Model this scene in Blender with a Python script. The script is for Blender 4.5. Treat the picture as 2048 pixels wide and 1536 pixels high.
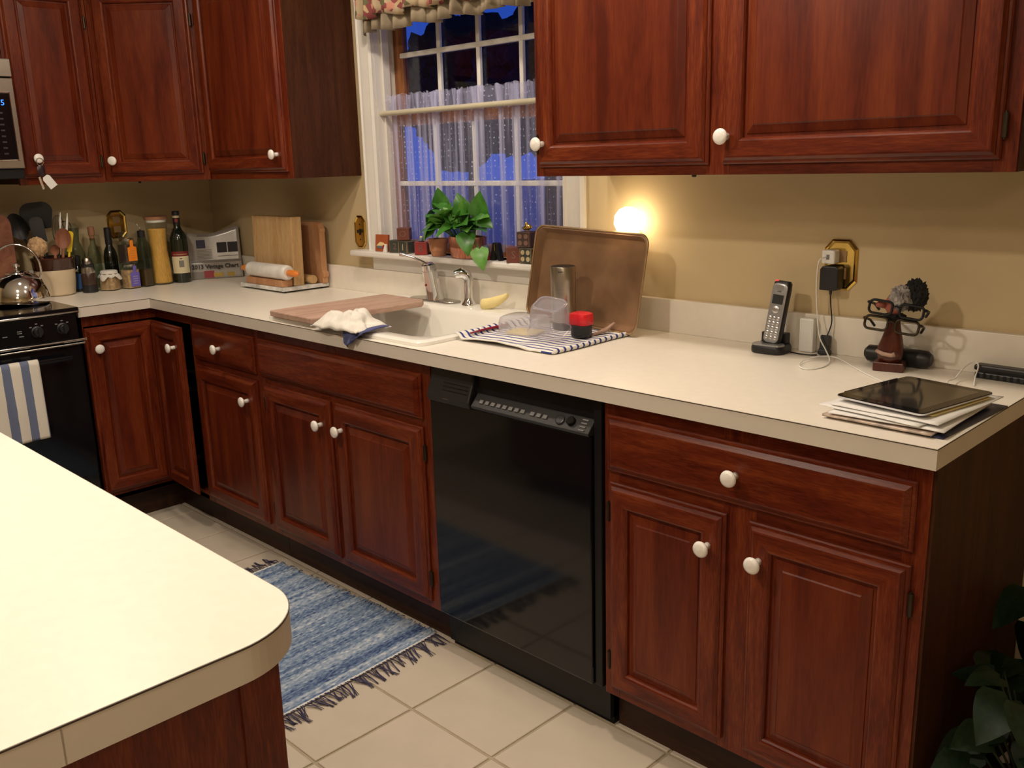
import bpy, bmesh, math, random
from mathutils import Matrix, Vector, Euler, noise
from math import sin, cos, pi, radians as R
for o in list(bpy.data.objects): bpy.data.objects.remove(o, do_unlink=True)
scene = bpy.context.scene
C = scene.collection
random.seed(7)
# ------------------------------------------------------------------ camera
CAM = Vector((4.2544, -2.2053, 1.4157)); YAW, PIT, ROL, FPX = 0.7884, 0.2392, -0.0281, 1848.1
fw = Vector((-sin(YAW)*cos(PIT), cos(YAW)*cos(PIT), -sin(PIT)))
rt = Vector((cos(YAW), sin(YAW), 0)); up = rt.cross(fw)
r2 = cos(ROL)*rt + sin(ROL)*up; u2 = -sin(ROL)*rt + cos(ROL)*up
cd = bpy.data.cameras.new('camera'); cam = bpy.data.objects.new('camera', cd); C.objects.link(cam)
cd.sensor_width = 36; cd.lens = FPX/2048*36; cd.clip_start = .02
M = Matrix((r2, u2, -fw)).transposed().to_4x4(); M.translation = CAM
cam.matrix_world = M
scene.camera = cam
# ------------------------------------------------------------------ world: dusk sky
w = bpy.data.worlds.new('dusk'); scene.world = w; w.use_nodes = True
nt = w.node_tree; bg = nt.nodes['Background']
tcw = nt.nodes.new('ShaderNodeTexCoord'); sepw = nt.nodes.new('ShaderNodeSeparateXYZ')
rpw = nt.nodes.new('ShaderNodeValToRGB')
nt.links.new(tcw.outputs['Generated'], sepw.inputs[0]); nt.links.new(sepw.outputs['Z'], rpw.inputs[0])
rpw.color_ramp.elements[0].position = .0; rpw.color_ramp.elements[0].color = (.030, .10, .58, 1)
rpw.color_ramp.elements[1].position = .6; rpw.color_ramp.elements[1].color = (.003, .018, .20, 1)
nt.links.new(rpw.outputs[0], bg.inputs['Color']); bg.inputs['Strength'].default_value = 1.0
# ------------------------------------------------------------------ ceiling lamps (the lamps hang in the fixtures built below)
LAMPS = [  # x, y, watts, lamp diameter
    (1.88, -.62, 9.5, .13), (1.15, -1.15, 6.5, .13), (3.05, -.76, 12.5, .13), (2.45, -2.05, 25, .13), (3.75, -2.75, 6, .40), (5.6, -4.0, 7, .60),
]
LAMPCOL = (1.0, .87, .72)
for (lx, ly, pw, ds) in LAMPS:
    ld = bpy.data.lights.new('ceiling_lamp', 'AREA'); ld.shape = 'DISK'; ld.size = ds; ld.energy = pw; ld.color = LAMPCOL
    lo = bpy.data.objects.new('ceiling_lamp', ld); C.objects.link(lo); lo.location = (lx, ly, 2.415)
vs = scene.view_settings
vs.view_transform = 'Standard'; vs.look = 'None'; vs.exposure = -0.14; vs.gamma = 1.0; vs.use_curve_mapping = False
# ------------------------------------------------------------------ helpers
frame = {}
class B:
    """collects shapes into one mesh"""
    def __init__(s): s.v = []; s.f = []; s.m = []; s.xf = None
    def add(s, vs, fs, m=0):
        n = len(s.v)
        for p in vs:
            p = Vector(p)
            s.v.append(s.xf @ p if s.xf else p)
        for i, f in enumerate(fs):
            s.f.append([n+k for k in f]); s.m.append(m[i] if isinstance(m, list) else m)
        return s
    def box(s, x0, x1, y0, y1, z0, z1, m=0):
        return s.add([(x0,y0,z0),(x1,y0,z0),(x1,y1,z0),(x0,y1,z0),(x0,y0,z1),(x1,y0,z1),(x1,y1,z1),(x0,y1,z1)],
                     [(0,3,2,1),(4,5,6,7),(0,1,5,4),(1,2,6,5),(2,3,7,6),(3,0,4,7)], m)
    def cbox(s, c, d, m=0):
        return s.box(c[0]-d[0]/2, c[0]+d[0]/2, c[1]-d[1]/2, c[1]+d[1]/2, c[2]-d[2]/2, c[2]+d[2]/2, m)
    def lathe(s, prof, c=(0,0,0), n=24, m=0, axis='z', sx=1, sy=1, twist=0, cap0=True, cap1=True):
        vs = []; fs = []
        for (r, z) in prof:
            for k in range(n):
                a = 2*pi*k/n + twist
                p = (r*cos(a)*sx, r*sin(a)*sy, z)
                if axis == 'y': p = (p[0], p[2], -p[1])
                elif axis == 'x': p = (p[2], p[1], -p[0])
                vs.append((p[0]+c[0], p[1]+c[1], p[2]+c[2]))
        for i in range(len(prof)-1):
            for k in range(n):
                fs.append((i*n+k, i*n+(k+1)%n, (i+1)*n+(k+1)%n, (i+1)*n+k))
        if cap0 and prof[0][0] > 1e-5: fs.append(tuple(range(n-1, -1, -1)))
        if cap1 and prof[-1][0] > 1e-5: fs.append(tuple((len(prof)-1)*n+k for k in range(n)))
        return s.add(vs, fs, m)
    def tube(s, pts, r, n=8, m=0, closed=False):
        pts = [Vector(p) for p in pts]; L = len(pts); vs = []; fs = []
        t0 = (pts[1]-pts[0]).normalized()
        a = Vector((0,0,1)) if abs(t0.z) < .9 else Vector((1,0,0))
        nrm = (a - t0*a.dot(t0)).normalized()
        for i, p in enumerate(pts):
            if closed: t = (pts[(i+1)%L]-pts[i-1])
            else: t = pts[min(i+1,L-1)]-pts[max(i-1,0)]
            t = t.normalized() if t.length > 1e-9 else t0
            nrm = (nrm - t*nrm.dot(t)); nrm = nrm.normalized() if nrm.length > 1e-6 else Vector((1,0,0))
            bn = t.cross(nrm); rr = r[i] if isinstance(r, (list, tuple)) else r
            for k in range(n):
                q = 2*pi*k/n; vs.append(p + nrm*cos(q)*rr + bn*sin(q)*rr)
        for i in range(L if closed else L-1):
            j = (i+1) % L
            for k in range(n): fs.append((i*n+k, i*n+(k+1)%n, j*n+(k+1)%n, j*n+k))
        if not closed: fs += [tuple(range(n-1,-1,-1)), tuple((L-1)*n+k for k in range(n))]
        return s.add(vs, fs, m)
    def prism(s, poly, z0, z1, m=0):
        n = len(poly)
        vs = [(p[0],p[1],z0) for p in poly] + [(p[0],p[1],z1) for p in poly]
        return s.add(vs, [tuple(range(n-1,-1,-1)), tuple(range(n,2*n))] + [(k,(k+1)%n,n+(k+1)%n,n+k) for k in range(n)], m)
    def rings(s, loops, fill=True, mv=0, mh=1, back=False):
        """loops of rectangles (x0,x1,z0,z1,y); sides: bottom,right,top,left"""
        vs = []; fs = []; ms = []
        for (x0,x1,z0,z1,y) in loops: vs += [(x0,y,z0),(x1,y,z0),(x1,y,z1),(x0,y,z1)]
        for i in range(len(loops)-1):
            for k in range(4):
                fs.append((i*4+k, i*4+(k+1)%4, i*4+4+(k+1)%4, i*4+4+k)); ms.append(mh if k in (0,2) else mv)
        if fill: fs.append(tuple((len(loops)-1)*4+k for k in range(4))); ms.append(mv)
        if back: fs.append((3,2,1,0)); ms.append(mv)
        return s.add(vs, fs, ms)
    def grid(s, fn, nu, nv, m=0, cu=False):
        vs = [fn(i/(nu if cu else nu-1) if True else 0, j/(nv-1)) for j in range(nv) for i in range(nu)]; fs = []
        for j in range(nv-1):
            for i in range(nu if cu else nu-1):
                a = j*nu+i; b = j*nu+(i+1)%nu; fs.append((a, b, b+nu, a+nu))
        return s.add(vs, fs, m)
def rrect(w, d, r, n=5, cx=0, cy=0):
    P = []
    for (sx, sy, a0) in ((1,-1,-90),(1,1,0),(-1,1,90),(-1,-1,180)):
        for k in range(n+1):
            a = R(a0+90*k/n); P.append((cx+sx*(w/2-r)+r*cos(a), cy+sy*(d/2-r)+r*sin(a)))
    return P
def loft(b, sections, m=0, cap0=True, cap1=True):
    n = len(sections[0]); vs = [p for s_ in sections for p in s_]; fs = []
    for i in range(len(sections)-1):
        for k in range(n): fs.append((i*n+k, i*n+(k+1)%n, (i+1)*n+(k+1)%n, (i+1)*n+k))
    if cap0: fs.append(tuple(range(n-1,-1,-1)))
    if cap1: fs.append(tuple((len(sections)-1)*n+k for k in range(n)))
    return b.add(vs, fs, m)
def O(name, b, mat, parent=None, smooth=False, bev=0, world=False, sub=0, thick=0, weld=False):
    me = bpy.data.meshes.new(name)
    F = frame.get(parent, Matrix()) if parent else Matrix()
    vv = b.v
    if world and parent: inv = F.inverted(); vv = [inv @ p for p in vv]
    me.from_pydata([tuple(p) for p in vv], [], b.f)
    mats = mat if isinstance(mat, (list, tuple)) else [mat]
    for m_ in mats: me.materials.append(m_)
    for i, pl in enumerate(me.polygons):
        pl.material_index = min(b.m[i], len(mats)-1)
        if smooth is True: pl.use_smooth = True
    bm = bmesh.new(); bm.from_mesh(me)
    if weld: bmesh.ops.remove_doubles(bm, verts=bm.verts, dist=1e-5)
    bmesh.ops.recalc_face_normals(bm, faces=bm.faces)
    bm.to_mesh(me); bm.free()
    o = bpy.data.objects.new(name, me); C.objects.link(o)
    if smooth == 'auto':
        for pl in me.polygons: pl.use_smooth = True
        me.set_sharp_from_angle(angle=R(38))
    if thick: md = o.modifiers.new('solid', 'SOLIDIFY'); md.thickness = thick; md.offset = 0
    if bev: md = o.modifiers.new('bevel', 'BEVEL'); md.width = bev; md.segments = 2; md.limit_method = 'ANGLE'; md.angle_limit = R(40)
    if sub: md = o.modifiers.new('sub', 'SUBSURF'); md.levels = sub; md.render_levels = sub
    if parent: o.parent = parent
    frame[o] = F
    return o
def tag(o, label, cat, group=None):
    o['label'] = label; o['category'] = cat
    if group: o['group'] = group
    return o
def thing(name, label, cat, loc=(0,0,0), rotz=0, group=None, rot=None):
    o = bpy.data.objects.new(name, None); C.objects.link(o); o.empty_display_size = .05
    e = Euler(rot) if rot else Euler((0,0,rotz))
    o.location = loc; o.rotation_euler = e
    frame[o] = Matrix.Translation(loc) @ e.to_matrix().to_4x4()
    return tag(o, label, cat, group)
def single(name, label, cat, b, mat, loc=(0,0,0), rotz=0, rot=None, group=None, **k):
    o = O(name, b, mat, **k); o.location = loc; o.rotation_euler = rot if rot else (0,0,rotz)
    frame[o] = Matrix.Translation(loc) @ Euler(o.rotation_euler).to_matrix().to_4x4()
    return tag(o, label, cat, group)
def struct(o): o['kind'] = 'structure'; return o
def stuff(o): o['kind'] = 'stuff'; return o
def dup(src, parent, name=None, loc=None, rot=None):
    c = src.copy(); C.objects.link(c); c.parent = parent
    if name: c.name = name
    if loc is not None: c.location = loc
    if rot is not None: c.rotation_euler = rot
    frame[c] = frame.get(parent, Matrix())
    return c
def text(name, s, size, mat, mtx, parent, ext=.0004, align='CENTER', bold=0, world=True):
    """flat print: letters as thin raised mesh; mtx maps text plane (x right, y up) to world"""
    cu = bpy.data.curves.new('t', 'FONT'); cu.body = s; cu.size = size; cu.extrude = ext; cu.align_x = align; cu.align_y = 'CENTER'
    cu.offset = bold; cu.resolution_u = 2
    t = bpy.data.objects.new('t', cu); C.objects.link(t)
    dg = bpy.context.evaluated_depsgraph_get(); me = bpy.data.meshes.new_from_object(t.evaluated_get(dg))
    bpy.data.objects.remove(t); bpy.data.curves.remove(cu)
    F = frame.get(parent, Matrix()) if parent else Matrix()
    me.transform((F.inverted() if world else Matrix()) @ mtx)
    me.materials.clear(); me.materials.append(mat)
    o = bpy.data.objects.new(name, me); C.objects.link(o); o.parent = parent; frame[o] = F
    return o
def plane_mtx(o, xd, yd):
    xd = Vector(xd).normalized(); yd = Vector(yd); yd = (yd - xd*yd.dot(xd)).normalized(); zd = xd.cross(yd)
    m = Matrix((xd, yd, zd)).transposed().to_4x4(); m.translation = Vector(o); return m
# ------------------------------------------------------------------ materials
MT = {}
def srgb(r, g, b):
    f = lambda c: (c/12.92 if c <= .04045 else ((c+.055)/1.055)**2.4)
    return (f(r/255), f(g/255), f(b/255), 1)
def newmat(name):
    m = bpy.data.materials.new(name); m.use_nodes = True
    return m, m.node_tree, m.node_tree.nodes['Principled BSDF']
def pm(name, col, rough=.5, metal=0, var=.08, vs_=18, bump=0, bs=120, coat=0, spec=.5, stretch=None, ior=None, trans=0, sheen=0, alpha=None):
    """principled with a little procedural mottling"""
    m, t, p = newmat(name); c = Vector(col[:3])
    tc = t.nodes.new('ShaderNodeTexCoord'); nz = t.nodes.new('ShaderNodeTexNoise'); nz.inputs['Scale'].default_value = vs_; nz.inputs['Detail'].default_value = 3
    src = tc.outputs['Object']
    if stretch:
        mp = t.nodes.new('ShaderNodeMapping'); mp.inputs['Scale'].default_value = stretch; t.links.new(src, mp.inputs[0]); src = mp.outputs[0]
    t.links.new(src, nz.inputs['Vector'])
    rp = t.nodes.new('ShaderNodeValToRGB'); rp.color_ramp.elements[0].position = .3; rp.color_ramp.elements[1].position = .7
    rp.color_ramp.elements[0].color = (*(c*(1-var)), 1); rp.color_ramp.elements[1].color = (*[min(1, q) for q in c*(1+var)], 1)
    t.links.new(nz.outputs['Fac'], rp.inputs[0]); t.links.new(rp.outputs[0], p.inputs['Base Color'])
    p.inputs['Roughness'].default_value = rough; p.inputs['Metallic'].default_value = metal
    p.inputs['Specular IOR Level'].default_value = spec; p.inputs['Coat Weight'].default_value = coat; p.inputs['Coat Roughness'].default_value = .12
    if ior: p.inputs['IOR'].default_value = ior
    p.inputs['Transmission Weight'].default_value = trans; p.inputs['Sheen Weight'].default_value = sheen
    if alpha is not None: p.inputs['Alpha'].default_value = alpha
    if bump:
        n2 = t.nodes.new('ShaderNodeTexNoise'); n2.inputs['Scale'].default_value = bs; t.links.new(src, n2.inputs['Vector'])
        bp = t.nodes.new('ShaderNodeBump'); bp.inputs['Strength'].default_value = bump; bp.inputs['Distance'].default_value = .002
        t.links.new(n2.outputs['Fac'], bp.inputs['Height']); t.links.new(bp.outputs[0], p.inputs['Normal'])
    MT[name] = m; return m
def wood(name, cols, stretch, rough=.33, coat=.06, scale=1.0, streak=.42, bump=.04, spec=.28):
    m, t, p = newmat(name); N = t.nodes; L = t.links
    tc = N.new('ShaderNodeTexCoord'); oi = N.new('ShaderNodeObjectInfo'); ml = N.new('ShaderNodeVectorMath'); ml.operation = 'SCALE'
    ad = N.new('ShaderNodeVectorMath'); ad.operation = 'ADD'; cmb = N.new('ShaderNodeCombineXYZ')
    for k in range(3): L.new(oi.outputs['Random'], cmb.inputs[k])
    L.new(cmb.outputs[0], ml.inputs[0]); ml.inputs['Scale'].default_value = 9
    L.new(tc.outputs['Object'], ad.inputs[0]); L.new(ml.outputs[0], ad.inputs[1])
    mp = N.new('ShaderNodeMapping'); mp.inputs['Scale'].default_value = stretch; L.new(ad.outputs[0], mp.inputs[0])
    n1 = N.new('ShaderNodeTexNoise'); n1.inputs['Scale'].default_value = 3.2*scale; n1.inputs['Detail'].default_value = 5; n1.inputs['Distortion'].default_value = 1.1
    n2 = N.new('ShaderNodeTexNoise'); n2.inputs['Scale'].default_value = 42*scale; n2.inputs['Detail'].default_value = 4
    for n_ in (n1, n2): L.new(mp.outputs[0], n_.inputs['Vector'])
    mx = N.new('ShaderNodeMix'); mx.inputs['Factor'].default_value = streak; L.new(n1.outputs['Fac'], mx.inputs[2]); L.new(n2.outputs['Fac'], mx.inputs[3])
    rp = N.new('ShaderNodeValToRGB'); e = rp.color_ramp.elements
    e[0].position = .36; e[0].color = cols[0]; e[1].position = .66; e[1].color = cols[2]
    q = e.new(.5); q.color = cols[1]
    L.new(mx.outputs[0], rp.inputs[0]); L.new(rp.outputs[0], p.inputs['Base Color'])
    p.inputs['Roughness'].default_value = rough; p.inputs['Coat Weight'].default_value = coat; p.inputs['Coat Roughness'].default_value = .15; p.inputs['Specular IOR Level'].default_value = spec
    bp = N.new('ShaderNodeBump'); bp.inputs['Strength'].default_value = bump; bp.inputs['Distance'].default_value = .002
    L.new(n2.outputs['Fac'], bp.inputs['Height']); L.new(bp.outputs[0], p.inputs['Normal'])
    MT[name] = m; return m
def glassy(name, tint=(1,1,1), opac=.0, rough=.03, ior=1.45, dcol=None):
    """thin glass / clear plastic: fresnel gloss over tinted transparency, with some haze"""
    m = bpy.data.materials.new(name); m.use_nodes = True; t = m.node_tree; N = t.nodes; L = t.links; N.clear()
    out = N.new('ShaderNodeOutputMaterial'); tr = N.new('ShaderNodeBsdfTransparent'); tr.inputs[0].default_value = (*tint, 1)
    gl = N.new('ShaderNodeBsdfGlossy'); gl.inputs['Roughness'].default_value = rough
    fr = N.new('ShaderNodeFresnel'); ge = N.new('ShaderNodeNewGeometry'); mri = N.new('ShaderNodeMapRange'); mri.inputs[3].default_value = ior; mri.inputs[4].default_value = 1/ior
    L.new(ge.outputs['Backfacing'], mri.inputs[0]); L.new(mri.outputs[0], fr.inputs['IOR'])  # thin walls: same reflectance from both sides
    mx = N.new('ShaderNodeMixShader'); L.new(fr.outputs[0], mx.inputs[0])
    base = tr.outputs[0]
    if opac > 0:
        df = N.new('ShaderNodeBsdfDiffuse'); df.inputs[0].default_value = (*(dcol or (.8,.8,.8)), 1)
        tl = N.new('ShaderNodeBsdfTranslucent'); tl.inputs[0].default_value = (*(dcol or (.8,.8,.8)), 1)
        m3 = N.new('ShaderNodeMixShader'); m3.inputs[0].default_value = .4; L.new(df.outputs[0], m3.inputs[1]); L.new(tl.outputs[0], m3.inputs[2])
        nz = N.new('ShaderNodeTexNoise'); nz.inputs['Scale'].default_value = 25; mr = N.new('ShaderNodeMapRange'); mr.inputs[3].default_value = opac*.8; mr.inputs[4].default_value = min(1, opac*1.2)
        L.new(nz.outputs['Fac'], mr.inputs[0])
        m2 = N.new('ShaderNodeMixShader'); L.new(mr.outputs[0], m2.inputs[0]); L.new(tr.outputs[0], m2.inputs[1]); L.new(m3.outputs[0], m2.inputs[2]); base = m2.outputs[0]
    L.new(base, mx.inputs[1]); L.new(gl.outputs[0], mx.inputs[2]); L.new(mx.outputs[0], out.inputs[0])
    MT[name] = m; return m
def emis(name, col, st):
    m, t, p = newmat(name); p.inputs['Base Color'].default_value = (*col, 1); p.inputs['Emission Color'].default_value = (*col, 1); p.inputs['Emission Strength'].default_value = st
    MT[name] = m; return m
CH = [(.064,.0078,.0028,1), (.118,.0172,.0050,1), (.190,.039,.0094,1)]
wood('cherry_v', CH, (9, 9, .9)); wood('cherry_h', CH, (.9, 9, 9))
wood('cherry_panel', [(.068,.0086,.0030,1), (.114,.0168,.0050,1), (.160,.030,.0078,1)], (5, 5, .55), scale=.9, streak=.28)
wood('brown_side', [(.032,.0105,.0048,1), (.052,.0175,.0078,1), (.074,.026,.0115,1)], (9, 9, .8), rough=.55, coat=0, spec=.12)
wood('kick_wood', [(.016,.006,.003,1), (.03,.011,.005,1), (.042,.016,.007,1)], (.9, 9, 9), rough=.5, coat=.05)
wood('maple', [(.42,.25,.10,1), (.53,.34,.16,1), (.60,.41,.21,1)], (7, 7, .8), rough=.5, coat=0)
wood('maple_red', [(.36,.16,.07,1), (.46,.23,.11,1), (.53,.29,.15,1)], (7, 7, .9), rough=.5, coat=0)
wood('board_grey', [(.36,.22,.17,1), (.46,.30,.23,1), (.54,.37,.29,1)], (7, .8, 7), rough=.55, coat=0)
wood('statue_wood', [(.045,.009,.005,1), (.075,.015,.008,1), (.105,.023,.012,1)], (6, 6, 1.5), rough=.3, coat=.4)
wood('spoon_wood', [(.16,.055,.03,1), (.24,.09,.05,1), (.30,.13,.07,1)], (8, 8, 1), rough=.5, coat=0)
wood('sash_wood', [(.17,.06,.02,1), (.24,.09,.03,1), (.30,.12,.045,1)], (9, 9, .9), rough=.5, coat=.1)
pm('laminate', (.80,.745,.655), rough=.34, var=.02, vs_=40, spec=.45)
pm('laminate_edge', (.64,.58,.505), rough=.45, var=.02)
pm('seam', (.04,.025,.015), rough=.6)
pm('wall_paint', (.58,.455,.265), rough=.75, var=.03, vs_=4, bump=.06, bs=260)
pm('ceiling_paint', (.80,.78,.72), rough=.8, var=.02)
pm('white_trim', (.70,.67,.62), rough=.4, var=.02)
pm('grille_white', (.72,.70,.64), rough=.45, var=.02)
pm('tile_ceramic', (.56,.485,.395), rough=.33, var=.04, vs_=7, bump=.03, bs=60)
pm('grout', (.36,.30,.21), rough=.9, var=.1, bump=.2)
pm('black_gloss', (.005,.005,.006), rough=.09, var=.0, spec=.45)
pm('black_satin', (.007,.007,.008), rough=.4, var=.1, spec=.3)
pm('black_plastic', (.012,.012,.014), rough=.42, var=.15, bump=.05)
pm('charcoal', (.022,.022,.024), rough=.4, var=.1)
pm('grey_print', (.20,.20,.20), rough=.6)
pm('stainless', (.46,.42,.36), rough=.28, metal=1, var=.06, vs_=30, stretch=(1, 1, 30))
pm('chrome', (.78,.78,.80), rough=.08, metal=1, var=.03)
pm('steel_dull', (.45,.43,.40), rough=.25, metal=1, var=.06)
pm('brass', (.72,.50,.14), rough=.16, metal=1, var=.1)
pm('bronze', (.05,.038,.024), rough=.4, metal=.8, var=.2)
pm('copper', (.66,.31,.22), rough=.36, metal=1, var=.35, vs_=40, stretch=(6, 6, .6), bump=.35, bs=60)
pm('porcelain', (.82,.80,.74), rough=.12, var=.01, coat=.4)
pm('knob_white', (.82,.79,.74), rough=.14, var=.01, coat=.3)
pm('stoneware', (.62,.50,.34), rough=.3, var=.05, coat=.3)
pm('stoneware_brown', (.06,.02,.012), rough=.2, var=.1, coat=.5)
pm('marble', (.70,.68,.64), rough=.25, var=.12, vs_=16)
pm('marble_vein', (.62,.62,.60), rough=.2, var=.38, vs_=22, bump=0)
pm('orange_wood', (.72,.22,.035), rough=.4, var=.15, stretch=(1,8,8))
pm('paper_white', (.75,.74,.72), rough=.7, var=.03)
pm('paper_news', (.38,.35,.32), rough=.16, var=.06, vs_=60, spec=.5)
pm('paper_tan', (.66,.55,.40), rough=.7, var=.05)
pm('cloth_white', (.68,.65,.59), rough=.95, var=.05, bump=.35, bs=500, sheen=.2)
pm('cloth_navy', (.05,.06,.17), rough=.95, var=.15, bump=.3, bs=500, sheen=.2)
pm('terracotta', (.50,.23,.12), rough=.8, var=.12, bump=.1)
pm('soil', (.03,.02,.013), rough=1, var=.4, bump=.6)
pm('leaf', (.045,.17,.020), rough=.32, var=.22, vs_=3, spec=.5)
pm('leaf_light', (.10,.27,.04), rough=.35, var=.2, vs_=3)
pm('leaf_shaded', (.006,.016,.006), rough=.5, var=.4, vs_=9, spec=.2)  # green darkened to stand in for the shade beyond the cabinet end
pm('stem', (.08,.20,.04), rough=.5)
pm('stem_shaded', (.012,.025,.008), rough=.7)  # shade on the floor plants' stems is put into this colour
pm('cork', (.36,.17,.09), rough=.8, var=.2, bump=.3)
pm('pasta', (.70,.38,.07), rough=.6, var=.22, vs_=60, stretch=(6,6,.5))
pm('oats', (.50,.32,.17), rough=.9, var=.35, vs_=90, bump=.5)
pm('honey', (.16,.075,.02), rough=.2, var=.2)
pm('spice_dark', (.045,.022,.015), rough=.3, var=.3, vs_=60)
pm('bottle_black', (.006,.008,.006), rough=.07, var=.1, coat=.5)
pm('bottle_green', (.008,.014,.008), rough=.07, var=.1, coat=.5)
pm('label_cream', (.62,.55,.36), rough=.6, var=.04)
pm('label_maroon', (.16,.012,.015), rough=.5, var=.1)
pm('label_orange', (.85,.25,.012), rough=.6, var=.05)
pm('label_purple', (.15,.12,.52), rough=.6, var=.08)
pm('label_blue', (.03,.10,.28), rough=.5, var=.1)
pm('print_dark', (.03,.025,.03), rough=.7)
pm('print_navy', (.035,.03,.075), rough=.6, var=.3)
pm('print_grey', (.20,.18,.16), rough=.7)
pm('print_red', (.28,.03,.04), rough=.6, var=.15)
pm('print_yellow', (.42,.28,.04), rough=.6, var=.15)
pm('yellow_plastic', (.72,.50,.015), rough=.4, var=.05)
pm('red_plastic', (.62,.012,.02), rough=.3, var=.05)
pm('dark_red', (.22,.006,.025), rough=.35, var=.1)
pm('block_brown', (.13,.03,.015), rough=.6, var=.25, bump=.1)
pm('block_red', (.28,.022,.018), rough=.6, var=.2, bump=.1)
pm('block_green', (.035,.040,.030), rough=.6, var=.3, bump=.1)
pm('block_dark', (.045,.022,.018), rough=.6, var=.3, bump=.1)
pm('block_rim', (.33,.20,.09), rough=.6, var=.2)
pm('block_mark', (.42,.34,.19), rough=.6, var=.15)
pm('block_mark_dim', (.16,.085,.06), rough=.6, var=.15)
pm('plaque_orange', (.33,.075,.022), rough=.5, var=.12)
pm('plaque_cream', (.70,.55,.25), rough=.5, var=.1)
pm('slate', (.10,.13,.18), rough=.5, var=.1)
pm('sponge', (.80,.66,.30), rough=.9, var=.1, bump=.6, bs=220)
pm('pan_metal', (.24,.135,.070), rough=.45, metal=.35, var=.25, vs_=9, bump=.05)
pm('pan_edge', (.40,.27,.15), rough=.35, metal=.7, var=.2)
pm('white_plastic', (.78,.77,.74), rough=.3, var=.02)
pm('silver_plastic', (.36,.36,.37), rough=.32, metal=.55, var=.04)
pm('screen_grey', (.045,.05,.05), rough=.15, var=.05)
pm('tablet_screen', (.022,.021,.020), rough=.08, var=.05, coat=.5)
pm('aluminium', (.68,.68,.70), rough=.28, metal=1, var=.03)
pm('pink_skin', (.42,.12,.08), rough=.6, var=.15)
pm('hair_grey', (.28,.26,.25), rough=.95, var=.5, vs_=60)
pm('hair_black', (.012,.011,.011), rough=.9, var=.3)
pm('velcro_tan', (.40,.26,.19), rough=.6, var=.15)
pm('navy_folder', (.015,.02,.06), rough=.4, var=.1)
pm('magazine', (.42,.33,.27), rough=.4, var=.5, vs_=40)
pm('valance_taupe', (.27,.215,.145), rough=.9, var=.08, bump=.3, bs=600)
pm('key_fob', (.02,.008,.012), rough=.3)
pm('bark', (.02,.016,.012), rough=.95, var=.3, bump=.5, bs=12)
pm('foliage_night', (.012,.018,.012), rough=.95, var=.4)
pm('lawn', (.01,.016,.008), rough=1, var=.4)
pm('rod_cream', (.50,.45,.33), rough=.4, var=.04)
glassy('pane_glass', (.93,.95,.97), 0, .02, 1.5)
glassy('jar_glass', (.90,.92,.88), .05, .04, 1.45, (.5,.5,.45))
glassy('green_glass', (.62,.68,.60), .07, .05, 1.45, (.16,.17,.13))
glassy('clear_plastic', (.92,.92,.95), .36, .12, 1.45, (.80,.78,.82))
glassy('frost_plastic', (.88,.88,.92), .26, .12, 1.5, (.75,.72,.78))
glassy('wrap', (.95,.95,.95), .10, .15, 1.4, (.6,.55,.45))
emis('lamp_globe', (1.0, .80, .50), 14)
emis('lamp_lens', (1.0, .80, .55), 30)
emis('blue_led', (.02, .16, 1.0), 3.0)
emis('red_led', (1.0, .03, .04), 2.0)
emis('white_led', (1.0, .8, .6), 1.0)
emis('porch_glow', (1.0, .45, .2), 2.0)
# striped cloths: stripes run across object axis 'ax'
def stripes(name, axis, period, duty, c1, c2, off=0.0, wob=.0, bump=.35):
    m, t, p = newmat(name); N = t.nodes; L = t.links
    tc = N.new('ShaderNodeTexCoord'); sp = N.new('ShaderNodeSeparateXYZ'); L.new(tc.outputs['Object'], sp.inputs[0])
    nz = N.new('ShaderNodeTexNoise'); nz.inputs['Scale'].default_value = 30; L.new(tc.outputs['Object'], nz.inputs[0])
    a = N.new('ShaderNodeMath'); a.operation = 'MULTIPLY_ADD'; a.inputs[1].default_value = wob; L.new(nz.outputs['Fac'], a.inputs[0]); L.new(sp.outputs[axis], a.inputs[2])
    b_ = N.new('ShaderNodeMath'); b_.operation = 'ADD'; b_.inputs[1].default_value = off + 100*period; L.new(a.outputs[0], b_.inputs[0])
    d = N.new('ShaderNodeMath'); d.operation = 'DIVIDE'; d.inputs[1].default_value = period; L.new(b_.outputs[0], d.inputs[0])
    f = N.new('ShaderNodeMath'); f.operation = 'FRACT'; L.new(d.outputs[0], f.inputs[0])
    g = N.new('ShaderNodeMath'); g.operation = 'LESS_THAN'; g.inputs[1].default_value = duty; L.new(f.outputs[0], g.inputs[0])
    mx = N.new('ShaderNodeMix'); mx.data_type = 'RGBA'; mx.inputs[6].default_value = (*c1, 1); mx.inputs[7].default_value = (*c2, 1); L.new(g.outputs[0], mx.inputs[0])
    L.new(mx.outputs[2], p.inputs['Base Color']); p.inputs['Roughness'].default_value = .95; p.inputs['Specular IOR Level'].default_value = .1
    n2 = N.new('ShaderNodeTexNoise'); n2.inputs['Scale'].default_value = 450; L.new(tc.outputs['Object'], n2.inputs[0])
    bp = N.new('ShaderNodeBump'); bp.inputs['Strength'].default_value = bump; bp.inputs['Distance'].default_value = .002; L.new(n2.outputs['Fac'], bp.inputs['Height']); L.new(bp.outputs[0], p.inputs['Normal'])
    MT[name] = m; return m
stripes('towel_stripe', 'Y', .0250, .32, (.76,.73,.68), (.045,.06,.24), wob=.004)
stripes('oven_towel', 'Y', .064, .45, (.70,.66,.58), (.15,.18,.28), off=1.162, wob=.003)
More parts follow.
